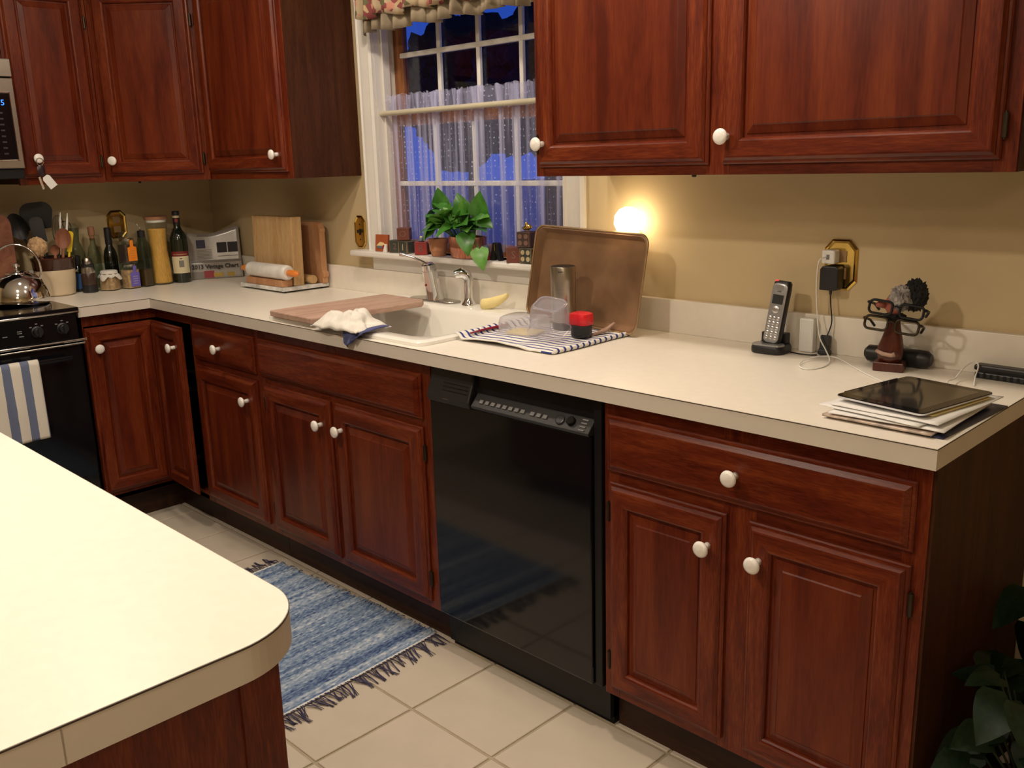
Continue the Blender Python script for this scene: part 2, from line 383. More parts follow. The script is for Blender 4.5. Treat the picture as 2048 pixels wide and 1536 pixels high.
# lace of the cafe curtain; blue dusk light is put into its tint
def lace():
    m = bpy.data.materials.new('lace'); m.use_nodes = True; t = m.node_tree; N = t.nodes; L = t.links; N.clear()
    out = N.new('ShaderNodeOutputMaterial'); tr = N.new('ShaderNodeBsdfTransparent')
    df = N.new('ShaderNodeBsdfDiffuse'); tl = N.new('ShaderNodeBsdfTranslucent')
    for q in (df, tl): q.inputs[0].default_value = (.66,.67,.90,1)
    cl = N.new('ShaderNodeMixShader'); cl.inputs[0].default_value = .35; L.new(df.outputs[0], cl.inputs[1]); L.new(tl.outputs[0], cl.inputs[2])
    tc = N.new('ShaderNodeTexCoord'); mp = N.new('ShaderNodeMapping'); mp.inputs['Scale'].default_value = (1, 0, .02); L.new(tc.outputs['Object'], mp.inputs[0])
    nz = N.new('ShaderNodeTexNoise'); nz.inputs['Scale'].default_value = 55; nz.inputs['Detail'].default_value = 3; L.new(mp.outputs[0], nz.inputs[0])
    r1 = N.new('ShaderNodeMapRange'); r1.inputs[1].default_value = .44; r1.inputs[2].default_value = .70; r1.inputs[3].default_value = .14; r1.inputs[4].default_value = .72; L.new(nz.outputs['Fac'], r1.inputs[0])
    m2 = N.new('ShaderNodeMapping'); m2.inputs['Scale'].default_value = (70, 0, 52); L.new(tc.outputs['Object'], m2.inputs[0])
    vo = N.new('ShaderNodeTexVoronoi'); vo.inputs['Scale'].default_value = 1; vo.inputs['Randomness'].default_value = .25; L.new(m2.outputs[0], vo.inputs[0])
    lt = N.new('ShaderNodeMath'); lt.operation = 'LESS_THAN'; lt.inputs[1].default_value = .15; L.new(vo.outputs['Distance'], lt.inputs[0])
    ml = N.new('ShaderNodeMath'); ml.operation = 'MULTIPLY'; ml.inputs[1].default_value = .7; L.new(lt.outputs[0], ml.inputs[0])
    mx = N.new('ShaderNodeMath'); mx.operation = 'MAXIMUM'; L.new(r1.outputs[0], mx.inputs[0]); L.new(ml.outputs[0], mx.inputs[1])
    ms = N.new('ShaderNodeMixShader'); L.new(mx.outputs[0], ms.inputs[0]); L.new(tr.outputs[0], ms.inputs[1]); L.new(cl.outputs[0], ms.inputs[2]); L.new(ms.outputs[0], out.inputs[0])
    MT['lace'] = m
lace()
def floral():
    m, t, p = newmat('floral'); N = t.nodes; L = t.links
    tc = N.new('ShaderNodeTexCoord'); vo = N.new('ShaderNodeTexVoronoi'); vo.inputs['Scale'].default_value = 46; L.new(tc.outputs['Object'], vo.inputs[0])
    rp = N.new('ShaderNodeValToRGB'); rp.color_ramp.interpolation = 'CONSTANT'; e = rp.color_ramp.elements
    e[0].position = 0; e[0].color = (.38,.29,.18,1); e[1].position = .45; e[1].color = (.20,.045,.045,1)
    for pos, c in ((.60, (.42,.30,.16,1)), (.74, (.12,.11,.05,1)), (.84, (.45,.20,.14,1))): q = e.new(pos); q.color = c
    L.new(vo.outputs['Color'], rp.inputs[0]); L.new(rp.outputs[0], p.inputs['Base Color']); p.inputs['Roughness'].default_value = .9; MT['floral'] = m
floral()
def rugmat():
    m, t, p = newmat('rug_weave'); N = t.nodes; L = t.links
    tc = N.new('ShaderNodeTexCoord'); mp = N.new('ShaderNodeMapping'); mp.inputs['Scale'].default_value = (1, .012, 1); L.new(tc.outputs['Object'], mp.inputs[0])
    nz = N.new('ShaderNodeTexNoise'); nz.inputs['Scale'].default_value = 30; nz.inputs['Detail'].default_value = 4; nz.inputs['Roughness'].default_value = .75; L.new(mp.outputs[0], nz.inputs[0])
    m3 = N.new('ShaderNodeMapping'); m3.inputs['Scale'].default_value = (170, 45, 1); L.new(tc.outputs['Object'], m3.inputs[0])
    n2 = N.new('ShaderNodeTexNoise'); n2.inputs['Scale'].default_value = 1; L.new(m3.outputs[0], n2.inputs[0])
    ma = N.new('ShaderNodeMix'); ma.inputs[0].default_value = .42; L.new(nz.outputs['Fac'], ma.inputs[2]); L.new(n2.outputs['Fac'], ma.inputs[3])
    rp = N.new('ShaderNodeValToRGB'); e = rp.color_ramp.elements
    e[0].position = .36; e[0].color = (.045,.065,.16,1); e[1].position = .66; e[1].color = (.60,.62,.62,1)
    for pos, c in ((.43, (.10,.15,.27,1)), (.50, (.20,.27,.38,1)), (.57, (.34,.40,.50,1))): q = e.new(pos); q.color = c
    L.new(ma.outputs[0], rp.inputs[0]); L.new(rp.outputs[0], p.inputs['Base Color']); p.inputs['Roughness'].default_value = 1; p.inputs['Specular IOR Level'].default_value = .05
    MT['rug_weave'] = m
rugmat()
m = MT
# ================================================================== THE SETTING
# floor slab (grout) with separate ceramic tiles on it
fl = struct(O('floor', B().box(-.1, 7, -6.5, .02, -.10, -.004), m['grout'])); frame[fl] = Matrix()
TS, TX, TY, G = .3039, 2.4982, -.8689, .0045
tb = B(); h_ = TS/2 - G
tb.add([(-h_,-h_,-.006),(h_,-h_,-.006),(h_,h_,-.006),(-h_,h_,-.006),(-h_,-h_,-.0015),(h_,-h_,-.0015),(h_,h_,-.0015),(-h_,h_,-.0015),
        (-h_+.0015,-h_+.0015,0),(h_-.0015,-h_+.0015,0),(h_-.0015,h_-.0015,0),(-h_+.0015,h_-.0015,0)],
       [(0,1,5,4),(1,2,6,5),(2,3,7,6),(3,0,4,7),(4,5,9,8),(5,6,10,9),(6,7,11,10),(7,4,8,11),(8,9,10,11)])
tile0 = None
for i in range(-8, 9):
    for j in range(-12, 3):
        cx, cy = TX+(i+.5)*TS, TY+(j+.5)*TS
        if cx < .1 or cy > -.1 or (cx < 3.2 and cy < -1.9 ): continue
        if tile0 is None: tile0 = O('tile', tb, m['tile_ceramic'], fl); o = tile0
        else: o = dup(tile0, fl)
        o.location = (cx, cy, 0)
struct(O('ceiling', B().box(-.1, 7, -6.5, .12, 2.44, 2.54), m['ceiling_paint']))
WX0, WX1, WZ0, WZ1 = 1.355, 2.300, 1.083, 2.06
b = B(); b.box(-.12, WX0, 0, .12, 0, 2.44); b.box(WX1, 7, 0, .12, 0, 2.44); b.box(WX0, WX1, 0, .12, 0, WZ0); b.box(WX0, WX1, 0, .12, WZ1, 2.44)
struct(O('wall_back', b, m['wall_paint']))
struct(O('wall_left', B().box(-.12, 0, -6.5, 0, 0, 2.44), m['wall_paint']))
struct(O('wall_right', B().box(7, 7.12, -6.5, .12, 0, 2.44), m['wall_paint']))
struct(O('wall_front', B().box(-.12, 7.12, -6.62, -6.5, 0, 2.44), m['wall_paint']))
# window
win = bpy.data.objects.new('window_1', None); C.objects.link(win); win['kind'] = 'structure'; win.location = (1.83, 0, 1.083)
frame[win] = Matrix.Translation(win.location)
W = dict(parent=win, world=True)
def casing_bar(x0, x1, z0, z1, vert):
    b = B()
    if vert:
        w_ = x1-x0
        prof = [(x0,-.001),(x0,-.014),(x0+.012,-.020),(x0+.018,-.015),(x0+.03,-.016),(x1-.02,-.013),(x1-.012,-.018),(x1,-.012),(x1,-.001)] 
        secs = [[(p[0],p[1],z) for p in prof] for z in (z0, z1)]
    else:
        prof = [(z0,-.001),(z0,-.012),(z0+.012,-.018),(z0+.02,-.013),(z1-.03,-.016),(z1-.018,-.015),(z1-.012,-.020),(z1,-.014),(z1,-.001)]
        secs = [[(x,p[1],p[0]) for p in prof] for x in (x0, x1)]
    loft(b, secs); return b
O('casing', casing_bar(1.272, 1.358, 1.07, 2.14, True), m['white_trim'], **W)
O('casing', casing_bar(2.297, 2.383, 1.07, 2.14, True), m['white_trim'], **W)
O('casing', casing_bar(1.358, 2.297, 2.055, 2.14, False), m['white_trim'], **W)
O('stool', B().box(1.215, 2.412, -.066, .056, 1.062, 1.083), m['white_trim'], bev=.006, **W)
b = B(); loft(b, [[(x,-.001,z0) for x,z0 in ()] for _ in ()] or [[(1.30,-.001,1.0092),(1.30,-.018,1.0092),(1.30,-.018,1.062),(1.30,-.001,1.062)],[(2.37,-.001,1.0092),(2.37,-.018,1.0092),(2.37,-.018,1.062),(2.37,-.001,1.062)]])
O('apron', b, m['white_trim'], bev=.003, **W)
b = B(); b.box(WX0, WX0+.006, 0, .12, WZ0, WZ1); b.box(WX1-.006, WX1, 0, .12, WZ0, WZ1); b.box(WX0+.006, WX1-.006, 0, .12, WZ1-.006, WZ1)
b.box(WX0+.006, WX0+.018, .03, .06, WZ0, WZ1-.006); b.box(WX1-.018, WX1-.006, .03, .06, WZ0, WZ1-.006)
O('jamb', b, m['white_trim'], **W)
SX0, SX1 = WX0+.008, WX1-.008
def sash(z0, z1, y0, y1, rail_mat):
    st = .054
    f = B(); f.box(SX0, SX0+st, y0, y1, z0, z1); f.box(SX1-st, SX1, y0, y1, z0, z1); f.box(SX0+st, SX1-st, y0, y1, z0, z0+.04); f.box(SX0+st, SX1-st, y0, y1, z1-.04, z1)
    s_ = O('sash', f, rail_mat, bev=.002, **W)
    gx0, gx1, gz0, gz1 = SX0+st, SX1-st, z0+.04, z1-.04
    ym = (y0+y1)/2
    for i in range(4):
        for j in range(2):
            xa, xb = gx0+(gx1-gx0)*i/4, gx0+(gx1-gx0)*(i+1)/4; za, zb = gz0+(gz1-gz0)*j/2, gz0+(gz1-gz0)*(j+1)/2
            O('pane', B().box(xa, xb, ym-.0015, ym+.0015, za, zb), m['pane_glass'], s_, world=True)
    for i in (1, 2, 3):
        xc = gx0+(gx1-gx0)*i/4; O('muntin', B().box(xc-.009, xc+.009, y0-.004, ym-.002, gz0, gz1), m['grille_white'], s_, world=True, bev=.003)
    zc = (gz0+gz1)/2; O('muntin', B().box(gx0-.012, gx1+.012, y0-.006, ym-.003, zc-.009, zc+.009), m['grille_white'], s_, world=True, bev=.003)
sash(1.545, 2.05, .090, .115, m['sash_wood'])
sash(WZ0+.001, 1.585, .058, .084, m['sash_wood'])

# outside
struct(O('ground_outside', B().box(-60, 60, .5, 120, -.9, -.6), m['paper_white']))
def tree(x, y, h, wd, label, seed, zlo=.1):
    t = thing('tree', label, 'tree', (x, y, -.62), group='trees outside the window')
    O('trunk', B().tube([(0,0,0),(.05,0,h*.3),(0,.05,h*.6)], [.11,.09,.05], 8), m['bark'], t)
    b = B(); bm = bmesh.new(); bmesh.ops.create_icosphere(bm, subdivisions=5, radius=1)
    vs = []; zh = h*1.02; zc_ = (zlo*h+zh)/2; rz_ = (zh-zlo*h)/2
    for v in bm.verts:
        p = v.co.normalized(); d = 1 + .30*noise.noise(p*2.1+Vector((seed,0,0))) + .18*noise.noise(p*6+Vector((0,seed,0)))+.12*noise.noise(p*15+Vector((0,seed,0)))
        vs.append((p.x*d*wd, p.y*d*wd, zc_ + p.z*d*rz_))
    fs = [[v.index for v in f.verts] for f in bm.faces]; bm.free(); b.add(vs, fs)
    O('crown', b, m['foliage_night'], t)
tree(-4.86, 6.2, 3.65, .84, 'dark broad tree outside next to a strip of blue sky', 3, .56)
tree(-6.1, 9.2, 4.3, .95, 'dark rounded tree outside between two other trees', 11, .55)
tree(-2.95, 5.6, 3.35, .85, 'dark tree outside on the far side from the strip of sky', 23, .62)

# ================================================================== CABINETS
KS_ = 1.08
kb = B().lathe([(.0075,0),(.0065,.010),(.0065,.018),(.010,.021),(.0155,.024),(.017,.028),(.0155,.032),(.010,.0345),(.0,.0355)], axis='y', n=20)
kb.v = [Vector((p.x*KS_, -p.y, p.z*KS_)) for p in kb.v]
KNOB = None
def knob(parent, x, z, y):
    global KNOB
    if KNOB is None: KNOB = O('knob', kb, m['knob_white'], parent, smooth=True); o = KNOB
    else: o = dup(KNOB, parent)
    o.location = (x, y, z)
HINGE = None
hb = B().tube([(0,0,-.022),(0,0,.022)], .0052, 8); hb.box(-.0, .016, .0025, .0045, -.017, .017); hb.tube([(0,0,-.026),(0,0,-.020)], .0025, 6); hb.tube([(0,0,.020),(0,0,.026)], .0025, 6)
def hinge(parent, x, z, y, flip):
    global HINGE
    if HINGE is None: HINGE = O('hinge', hb, m['bronze'], parent, smooth='auto'); o = HINGE
    else: o = dup(HINGE, parent)
    o.location = (x, y, z); o.scale = (-1 if flip else 1, 1, 1)
DT = .021
def door(cab, x0, x1, z0, z1, y=0.0, knobat=None, hside=None, hz=None, parent_name='door', loc=None, rot=None):
    """raised panel door, front at y-DT"""
    def L(i, d): return (x0+i, x1-i, z0+i, z1-i, y-d)
    fb = B().rings([L(0,0), L(0,.007), L(.003,.0100), L(.0075,.0108), L(.008,.0128), L(.0145,.0200), L(.018,DT), L(.050,DT), L(.0535,.0195), L(.0565,.0155), L(.0575,.0120), L(.0575,.0)], fill=False)
    fb.add([(x0,y,z0),(x1,y,z0),(x1,y,z1),(x0,y,z1)], [(3,2,1,0)])
    d = O('door', fb, [m['cherry_v'], m['cherry_h']], cab)
    pb = B().rings([L(.0575,.003), L(.0575,.0085), L(.064,.0085), L(.0655,.0105), L(.083,.0165), L(.086,.0185)], mv=0, mh=0)
    O('panel', pb, [m['cherry_panel']], d)
    if knobat: knob(d, knobat[0], knobat[1], y-DT+.0005)
    if hside:
        for zz in (hz or (z0+.075, z1-.075)): hinge(d, (x0-.0035 if hside == 'l' else x1+.0035), zz, y-.008, hside == 'r')
    return d
def drawer(cab, x0, x1, z0, z1, y=0.0, knobat=None):
    def L(i, d): return (x0+i, x1-i, z0+i, z1-i, y-d)
    b = B().rings([L(0,0), L(0,.007), L(.003,.0100), L(.0075,.0108), L(.008,.0128), L(.0175,.0202), L(.021,DT)], mv=1, mh=1, back=True)
    d = O('drawer_front', b, [m['cherry_h'], m['cherry_h']], cab)
    if knobat: knob(d, knobat[0], knobat[1], y-DT+.0005)
    return d
def face_frame(cab, W_, z0, z1, bars_v, bars_h, y=0.0):
    for (a, c, q0, q1) in bars_v: O('stile', B().box(a, c, y, y+.019, q0, q1), m['cherry_v'], cab, bev=.001)
    for (a, c, q0, q1) in bars_h: O('rail', B().box(a, c, y+.0003, y+.019, q0, q1), m['cherry_h'], cab, bev=.001)
ZB, ZT = .115, .8745
FY = -.600   # face frame plane of the base cabinets
def base(name, label, x0, x1, stiles, doors, drawers_, kick=True):
    t = thing(name, label, 'cabinet', (x0, FY, 0)); W_ = x1-x0
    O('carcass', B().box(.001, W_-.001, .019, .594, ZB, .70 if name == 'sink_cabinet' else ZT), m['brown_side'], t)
    face_frame(t, W_, ZB, ZT, [(a-x0, c-x0, ZB, ZT) for a, c in stiles], [])
    hb_ = []
    xs = sorted(stiles)
    for k in range(len(xs)-1):
        for (q0, q1) in ((ZB, .16), (.665, .715), (.828, ZT)): hb_.append((xs[k][1]-x0, xs[k+1][0]-x0, q0, q1))
    face_frame(t, W_, ZB, ZT, [], hb_)
    for (a, c, q0, q1, kn, hs) in doors: door(t, a-x0, c-x0, q0, q1, 0, (kn[0]-x0, kn[1]) if kn else None, hs)
    for (a, c, q0, q1, kn) in drawers_: drawer(t, a-x0, c-x0, q0, q1, 0, (kn[0]-x0, kn[1]) if kn else None)
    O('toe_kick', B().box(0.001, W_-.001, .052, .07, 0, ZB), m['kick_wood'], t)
    return t
base('drawer_cabinet', 'narrow cherry base cabinet with one drawer over one door, beside the corner cabinet', .912, 1.392,
     [(.912, .945), (1.360, 1.392)], [(.928, 1.374, .140, .680, (1.322, .602), 'l')], [(.928, 1.374, .703, .836, (1.150, .770))])
base('sink_cabinet', 'wide cherry sink base cabinet with a knobless false front over two doors', 1.392, 2.318,
     [(1.392, 1.44), (1.810, 1.862), (2.27, 2.318)], [(1.425, 1.822, .140, .680, (1.785, .600), 'l'), (1.850, 2.283, .140, .680, (1.894, .600), 'r')], [(1.405, 2.283, .703, .836, None)])
bc = base('end_cabinet', 'cherry base cabinet with one wide drawer over two doors, between dishwasher and open end', 2.942, 3.684,
     [(2.942, 2.985), (3.262, 3.342), (3.640, 3.684)], [(2.963, 3.276, .140, .677, (3.240, .600), 'l'), (3.330, 3.662, .140, .677, (3.362, .600), 'r')], [(2.955, 3.662, .703, .838, (3.302, .772))])
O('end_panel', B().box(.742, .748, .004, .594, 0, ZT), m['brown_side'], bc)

# corner cabinet with a folding door that stands a little open
cc = thing('corner_cabinet', 'cherry corner base cabinet with a folding two-leaf door standing slightly ajar', 'cabinet', (0.02, -.02, 0))
CWd = dict(parent=cc, world=True)
b = B(); b.box(.025, .60, -.912, -.896, ZB, ZT); b.box(.025, .04, -.896, -.03, ZB, ZT); b.box(.04, .911, -.03, -.012, ZB, ZT); b.box(.896, .911, -.581, -.03, ZB, ZT)
b.box(.04, .60, -.896, -.03, ZB, ZB+.018); b.box(.60, .896, -.60, -.03, ZB, ZB+.018)
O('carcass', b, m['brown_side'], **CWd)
O('stile', B().box(.581, .60, -.912, -.892, ZB, ZT), m['cherry_v'], **CWd)
O('stile', B().box(.893, .911, -.60, -.581, ZB, ZT), m['cherry_v'], **CWd)
O('rail', B().box(.581, .60, -.892, -.60, .83, ZT), m['cherry_v'], bev=.001, **CWd); O('rail', B().box(.60, .893, -.60, -.581, .83, ZT), m['cherry_h'], bev=.001, **CWd)
O('rail', B().box(.581, .60, -.892, -.60, ZB, .148), m['cherry_v'], bev=.001, **CWd); O('rail', B().box(.60, .893, -.60, -.581, ZB, .148), m['cherry_h'], bev=.001, **CWd)
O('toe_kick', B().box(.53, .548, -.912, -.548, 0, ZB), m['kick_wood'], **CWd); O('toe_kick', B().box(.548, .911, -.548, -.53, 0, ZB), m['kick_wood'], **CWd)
sh = B().lathe([(.24,.0),(.24,.022),(.225,.022),(.225,.006)], n=32); sh.xf = None
o = O('turntable', sh, m['charcoal'], cc); o.location = (.38, -.38, .20)
o = O('turntable', sh, m['charcoal'], cc); o.location = (.38, -.38, .50)
# leaves are built in their own frame
def leaf_door(loc, rz, w_, kn):
    F0 = frame[cc]
    dd = door(cc, 0, w_, .150, .825, 0, kn, None)
    dd.location = Vector(loc) - F0.translation; dd.rotation_euler = (0, 0, rz)
    return dd
leaf_door((.604, -.894, 0), R(90-1.0), .268, (.036, .745))
leaf_door((.630, -.626, 0), R(-2.6), .272, (.232, .745))
single('food_carton', 'small white carton on the turntable inside the ajar corner cabinet', 'carton', B().box(-.035,.035,-.03,.03,0,.12), m['paper_white'], (.80, -.50, .134), bev=.003)

# wall cabinets
ZU, ZUT = 1.366, 2.13
def upper(name, label, loc, rotz, W_, D_, stiles, doors, rails=True, poly=None):
    t = thing(name, label, 'cabinet', loc, rotz)
    if poly: O('carcass', B().prism(poly, 0.004, ZUT-ZU), m['brown_side'], t)
    else: O('carcass', B().box(.001, W_-.001, .019, D_-.002, .004, ZUT-ZU), m['brown_side'], t)
    face_frame(t, W_, 0, 0, [(a, c, 0, ZUT-ZU) for a, c in stiles], [])
    xs = sorted(stiles)
    for k in range(len(xs)-1):
        face_frame(t, W_, 0, 0, [], [(xs[k][1], xs[k+1][0], 0, .034), (xs[k][1], xs[k+1][0], ZUT-ZU-.04, ZUT-ZU)])
    for (a, c, q0, q1, kn, hs) in doors: door(t, a, c, q0, q1, 0, kn, hs, hz=(.085, .62))
    return t
# right of the window
U = upper('wall_cabinet', 'cherry two-door wall cabinet above the telephone, right of the window', (2.463, -.305, ZU), 0, 1.217, .305,
      [(0, .03), (.545, .608), (1.175, 1.217)],
      [(.016, .556, .024, .745, (.042, .085), 'l'), (.592, 1.190, .024, .745, (.612, .085), 'r')])
O('end_panel', B().box(1.216, 1.221, .004, .303, .001, ZUT-ZU), m['brown_side'], U)
# left of the window, on the window wall
U = upper('wall_cabinet', 'cherry one-door wall cabinet left of the window above the cutting boards', (.614, -.305, ZU), 0, .622, .305,
      [(0, .028), (.585, .622)], [(.010, .600, .026, .745, (.560, .088), 'l')])
O('end_panel', B().box(.6205, .6255, .004, .303, .001, ZUT-ZU), m['brown_side'], U)
# diagonal corner
dl = math.hypot(.305, .305)
U = upper('corner_wall_cabinet', 'cherry diagonal corner wall cabinet with one door above the wine bottle', (.305, -.61, ZU), R(45), dl, .3,
      [(0, .03), (dl-.03, dl)], [(.022, dl-.022, .026, .745, (.052, .085), 'r')],
      poly=[(.004,.019),(dl-.004,.019),(dl+.205,.218),(.2157,.640),(-.205,.218)])
# on the stove wall
U = upper('wall_cabinet', 'narrow cherry one-door wall cabinet beside the microwave with keys on its knob', (.305, -.944, ZU), R(90), .333, .305,
      [(0, .03), (.303, .333)], [(.012, .317, .026, .745, (.064, .100), 'r')])
U = upper('bridge_cabinet', 'cherry wall cabinet directly above the stainless microwave', (.305, -1.706, 1.832), R(90), .760, .305, [(0, .03), (.365, .395), (.73, .76)], [])
U.location.z = 1.832
for ch in list(U.children): bpy.data.objects.remove(ch, do_unlink=True)
O('carcass', B().box(.001, .759, .0, .303, 0, .298), m['cherry_h'], U)
door(U, .012, .374, .012, .285, 0, None, None); door(U, .386, .748, .012, .285, 0, None, None)
# small black press latches under the wall cabinets
single('light_switch', 'small black round switch button under the two-door wall cabinet', 'switch', B().lathe([(.006,0),(.006,-.010),(.004,-.012)], n=12), m['black_plastic'], (2.905, -.20, ZU+.004), group='switches under the wall cabinets')
single('light_switch', 'small black round switch button under the diagonal corner cabinet', 'switch', B().lathe([(.006,0),(.006,-.010),(.004,-.012)], n=12), m['black_plastic'], (.335, -.485, ZU+.004), group='switches under the wall cabinets')

# ================================================================== WORKTOPS
CT, TH = .914, .0395
def slab(xs, ys, inc, z0, z1):
    b = B(); nx, ny = len(xs), len(ys); id_ = {}
    def V(i, j, k):
        if (i,j,k) not in id_: id_[(i,j,k)] = len(b.v); b.v.append(Vector((xs[i], ys[j], (z0, z1)[k])))
        return id_[(i,j,k)]
    cells = [(i, j) for i in range(nx-1) for j in range(ny-1) if inc((xs[i]+xs[i+1])/2, (ys[j]+ys[j+1])/2)]; S = set(cells)
    for (i, j) in cells:
        b.f.append([V(i,j,1), V(i+1,j,1), V(i+1,j+1,1), V(i,j+1,1)]); b.m.append(0)
        b.f.append([V(i,j,0), V(i,j+1,0), V(i+1,j+1,0), V(i+1,j,0)]); b.m.append(1)
        for (di, dj, a, c) in ((0,-1,(0,0),(1,0)), (1,0,(1,0),(1,1)), (0,1,(1,1),(0,1)), (-1,0,(0,1),(0,0))):
            if (i+di, j+dj) not in S:
                b.f.append([V(i+a[0],j+a[1],0), V(i+c[0],j+c[1],0), V(i+c[0],j+c[1],1), V(i+a[0],j+a[1],1)]); b.m.append(1)
    return b
LX = 3.700
wt = thing('worktop', 'long cream laminate worktop with backsplash turning the corner to the stove', 'worktop', (0, 0, CT))
SINKHOLE = (1.50, 2.275, -.585, -.10)
def inc(x, y):
    if SINKHOLE[0] < x < SINKHOLE[1] and SINKHOLE[2] < y < SINKHOLE[3]: return False
    return (x < .635 and y > -.915) or y > -.635
O('top', slab([.002,.635,1.50,2.275,LX], [-.915,-.635,-.585,-.10,-.002], inc, CT-TH, CT), [m['laminate'], m['laminate_edge']], wt, world=True)
O('backsplash', B().box(.022, LX, -.020, -.001, CT, 1.0095), m['laminate'], wt, world=True, bev=.0015)
O('backsplash', B().box(.001, .020, -.915, -.001, CT, 1.0095), m['laminate'], wt, world=True, bev=.0015)
e = .0008
b = B(); b.box(.635-.001, LX+e, -.635-e, -.634, CT-.0022, CT-.0008); b.box(.634, .635+e, -.915, -.634, CT-.0022, CT-.0008); b.box(LX-.001, LX+e, -.634, -.002, CT-.0022, CT-.0008)
O('edge_seam', b, m['seam'], wt, world=True)
# island
IX, IY, IR = 3.410, -1.680, .105
arc = [(IX-IR+IR*cos(R(a)), IY-IR+IR*sin(R(a))) for a in range(0, 91, 6)]
poly = [(IX, -3.0)] + arc + [(1.45, IY), (1.45, -3.0)]
it = thing('island_worktop', 'pale cream laminate island worktop with one rounded corner over a cherry base', 'worktop', (2.5, -2.3, CT))
b = B(); n = len(poly); b.add([(p[0],p[1],CT-.042) for p in poly]+[(p[0],p[1],CT) for p in poly], [tuple(range(n-1,-1,-1)), tuple(range(n,2*n))]+[(k,(k+1)%n,n+(k+1)%n,n+k) for k in range(n)], [1,0]+[1]*n)
O('top', b, [m['laminate'], m['laminate_edge']], it, world=True)
b = B()
def off(d): return [(IX+d, -3.0)] + [(IX-IR+(IR+d)*cos(R(a)), IY-IR+(IR+d)*sin(R(a))) for a in range(0, 91, 6)] + [(1.45, IY+d)]
o1, o2 = off(.0007), off(-.0006)
secs = [[(o1[k][0],o1[k][1],CT-.0022),(o1[k][0],o1[k][1],CT-.0006),(o2[k][0],o2[k][1],CT+.0002),(o2[k][0],o2[k][1],CT-.0022)] for k in range(len(o1))]
loft(b, secs); O('edge_seam', b, m['seam'], it, world=True)
b = B().box(IX-.0005, IX+.0006, -1.9725, -1.9715, CT-.042, CT-.002); O('edge_joint', b, m['steel_dull'], it, world=True)
ib = thing('island_cabinet', 'cherry island cabinet base under the pale rounded worktop', 'cabinet', (2.5, -2.3, 0))
O('carcass', B().box(1.5, 3.335, -2.9, -1.735, .09, CT-.042), m['cherry_v'], ib, world=True)
O('end_panel', B().box(3.335, 3.352, -2.9, -1.765, 0, CT-.042), m['cherry_v'], ib, world=True)
O('corner_stile', B().box(3.335, 3.356, -1.765, -1.713, 0, CT-.042), m['cherry_v'], ib, world=True, bev=.002)
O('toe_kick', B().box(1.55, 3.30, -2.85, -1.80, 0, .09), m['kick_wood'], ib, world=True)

# ================================================================== DISHWASHER
dw = thing('dishwasher', 'black glossy built-in dishwasher between the cherry cabinets', 'dishwasher', (2.322, -.598, 0))
DWd = dict(parent=dw, world=True); X0, X1 = 2.322, 2.938
O('tub', B().box(X0+.002, X1-.002, -.575, -.03, .02, .872), m['black_satin'], **DWd)
O('door', B().box(X0+.004, X1-.028, -.613, -.575, .125, .775), m['black_gloss'], bev=.004, **DWd)
O('trim_strip', B().box(X1-.026, X1-.002, -.606, -.575, .125, .872), m['black_satin'], bev=.003, **DWd)
b = B(); loft(b, [[(x,-.575,.772),(x,-.620,.772),(x,-.624,.79),(x,-.606,.835),(x,-.603,.870),(x,-.575,.870)] for x in (X0+.004, 2.497)])
O('vent_housing', b, m['black_plastic'], bev=.004, **DWd)
for k in range(4): O('vent_slat', B().box(2.385, 2.485, -.6165+.004*k-.001, -.612+.004*k, .808+.0095*k, .811+.0095*k), m['black_gloss'], **DWd)
O('latch_recess', B().box(2.497, X1-.028, -.592, -.575, .80, .870), m['black_satin'], **DWd)
b = B(); loft(b, [[(x,-.575,.776),(x,-.618,.776),(x,-.622,.783),(x,-.594,.812+.002),(x,-.575,.814)] for x in (2.503, X1-.030)])
cp = O('control_panel', b, m['charcoal'], bev=.002, **DWd)
nz_ = Vector((0, -.72, .70)).normalized()
def onp(x, s): # point on the sloping control face, s in 0..1 from bottom to top
    return Vector((x, -.622+.028*s, .783+.031*s)) + Vector((0,-.0012,.0010))
for k in range(11):
    x = 2.535+.0215*k + (.012 if k > 7 else 0); p_ = onp(x, .45)
    bb = B(); bb.xf = plane_mtx(p_, (1,0,0), (0,.66,.74)); bb.box(-.0065,.0065,-.005,.005,-.001,.0015)
    O('button', bb, m['grey_print'], cp, world=True)
bb = B(); bb.xf = plane_mtx(onp(2.81,.5), (1,0,0), (0,.66,.74)); bb.lathe([(.013,-.001),(.013,.002),(.010,.003)], n=16); O('button', bb, m['charcoal'], cp, world=True)
bb = B(); bb.xf = plane_mtx(onp(2.845,.55), (1,0,0), (0,.66,.74)); bb.lathe([(.012,-.001),(.012,.005),(.010,.007)], n=16); O('dial', bb, m['black_gloss'], cp, world=True)
for k in range(4):
    bb = B(); bb.xf = plane_mtx(onp(2.884, .82-.22*k), (1,0,0), (0,.66,.74)); bb.box(-.009,.009,-.0018,.0018,-.001,.0006); O('indicator', bb, m['grey_print'], cp, world=True)
O('badge', B().box(2.392, 2.415, -.6235, -.6215, .786, .790), m['steel_dull'], **DWd)
O('kick_plate', B().box(X0+.002, X1-.002, -.560, -.54, 0, .118), m['black_satin'], **DWd)

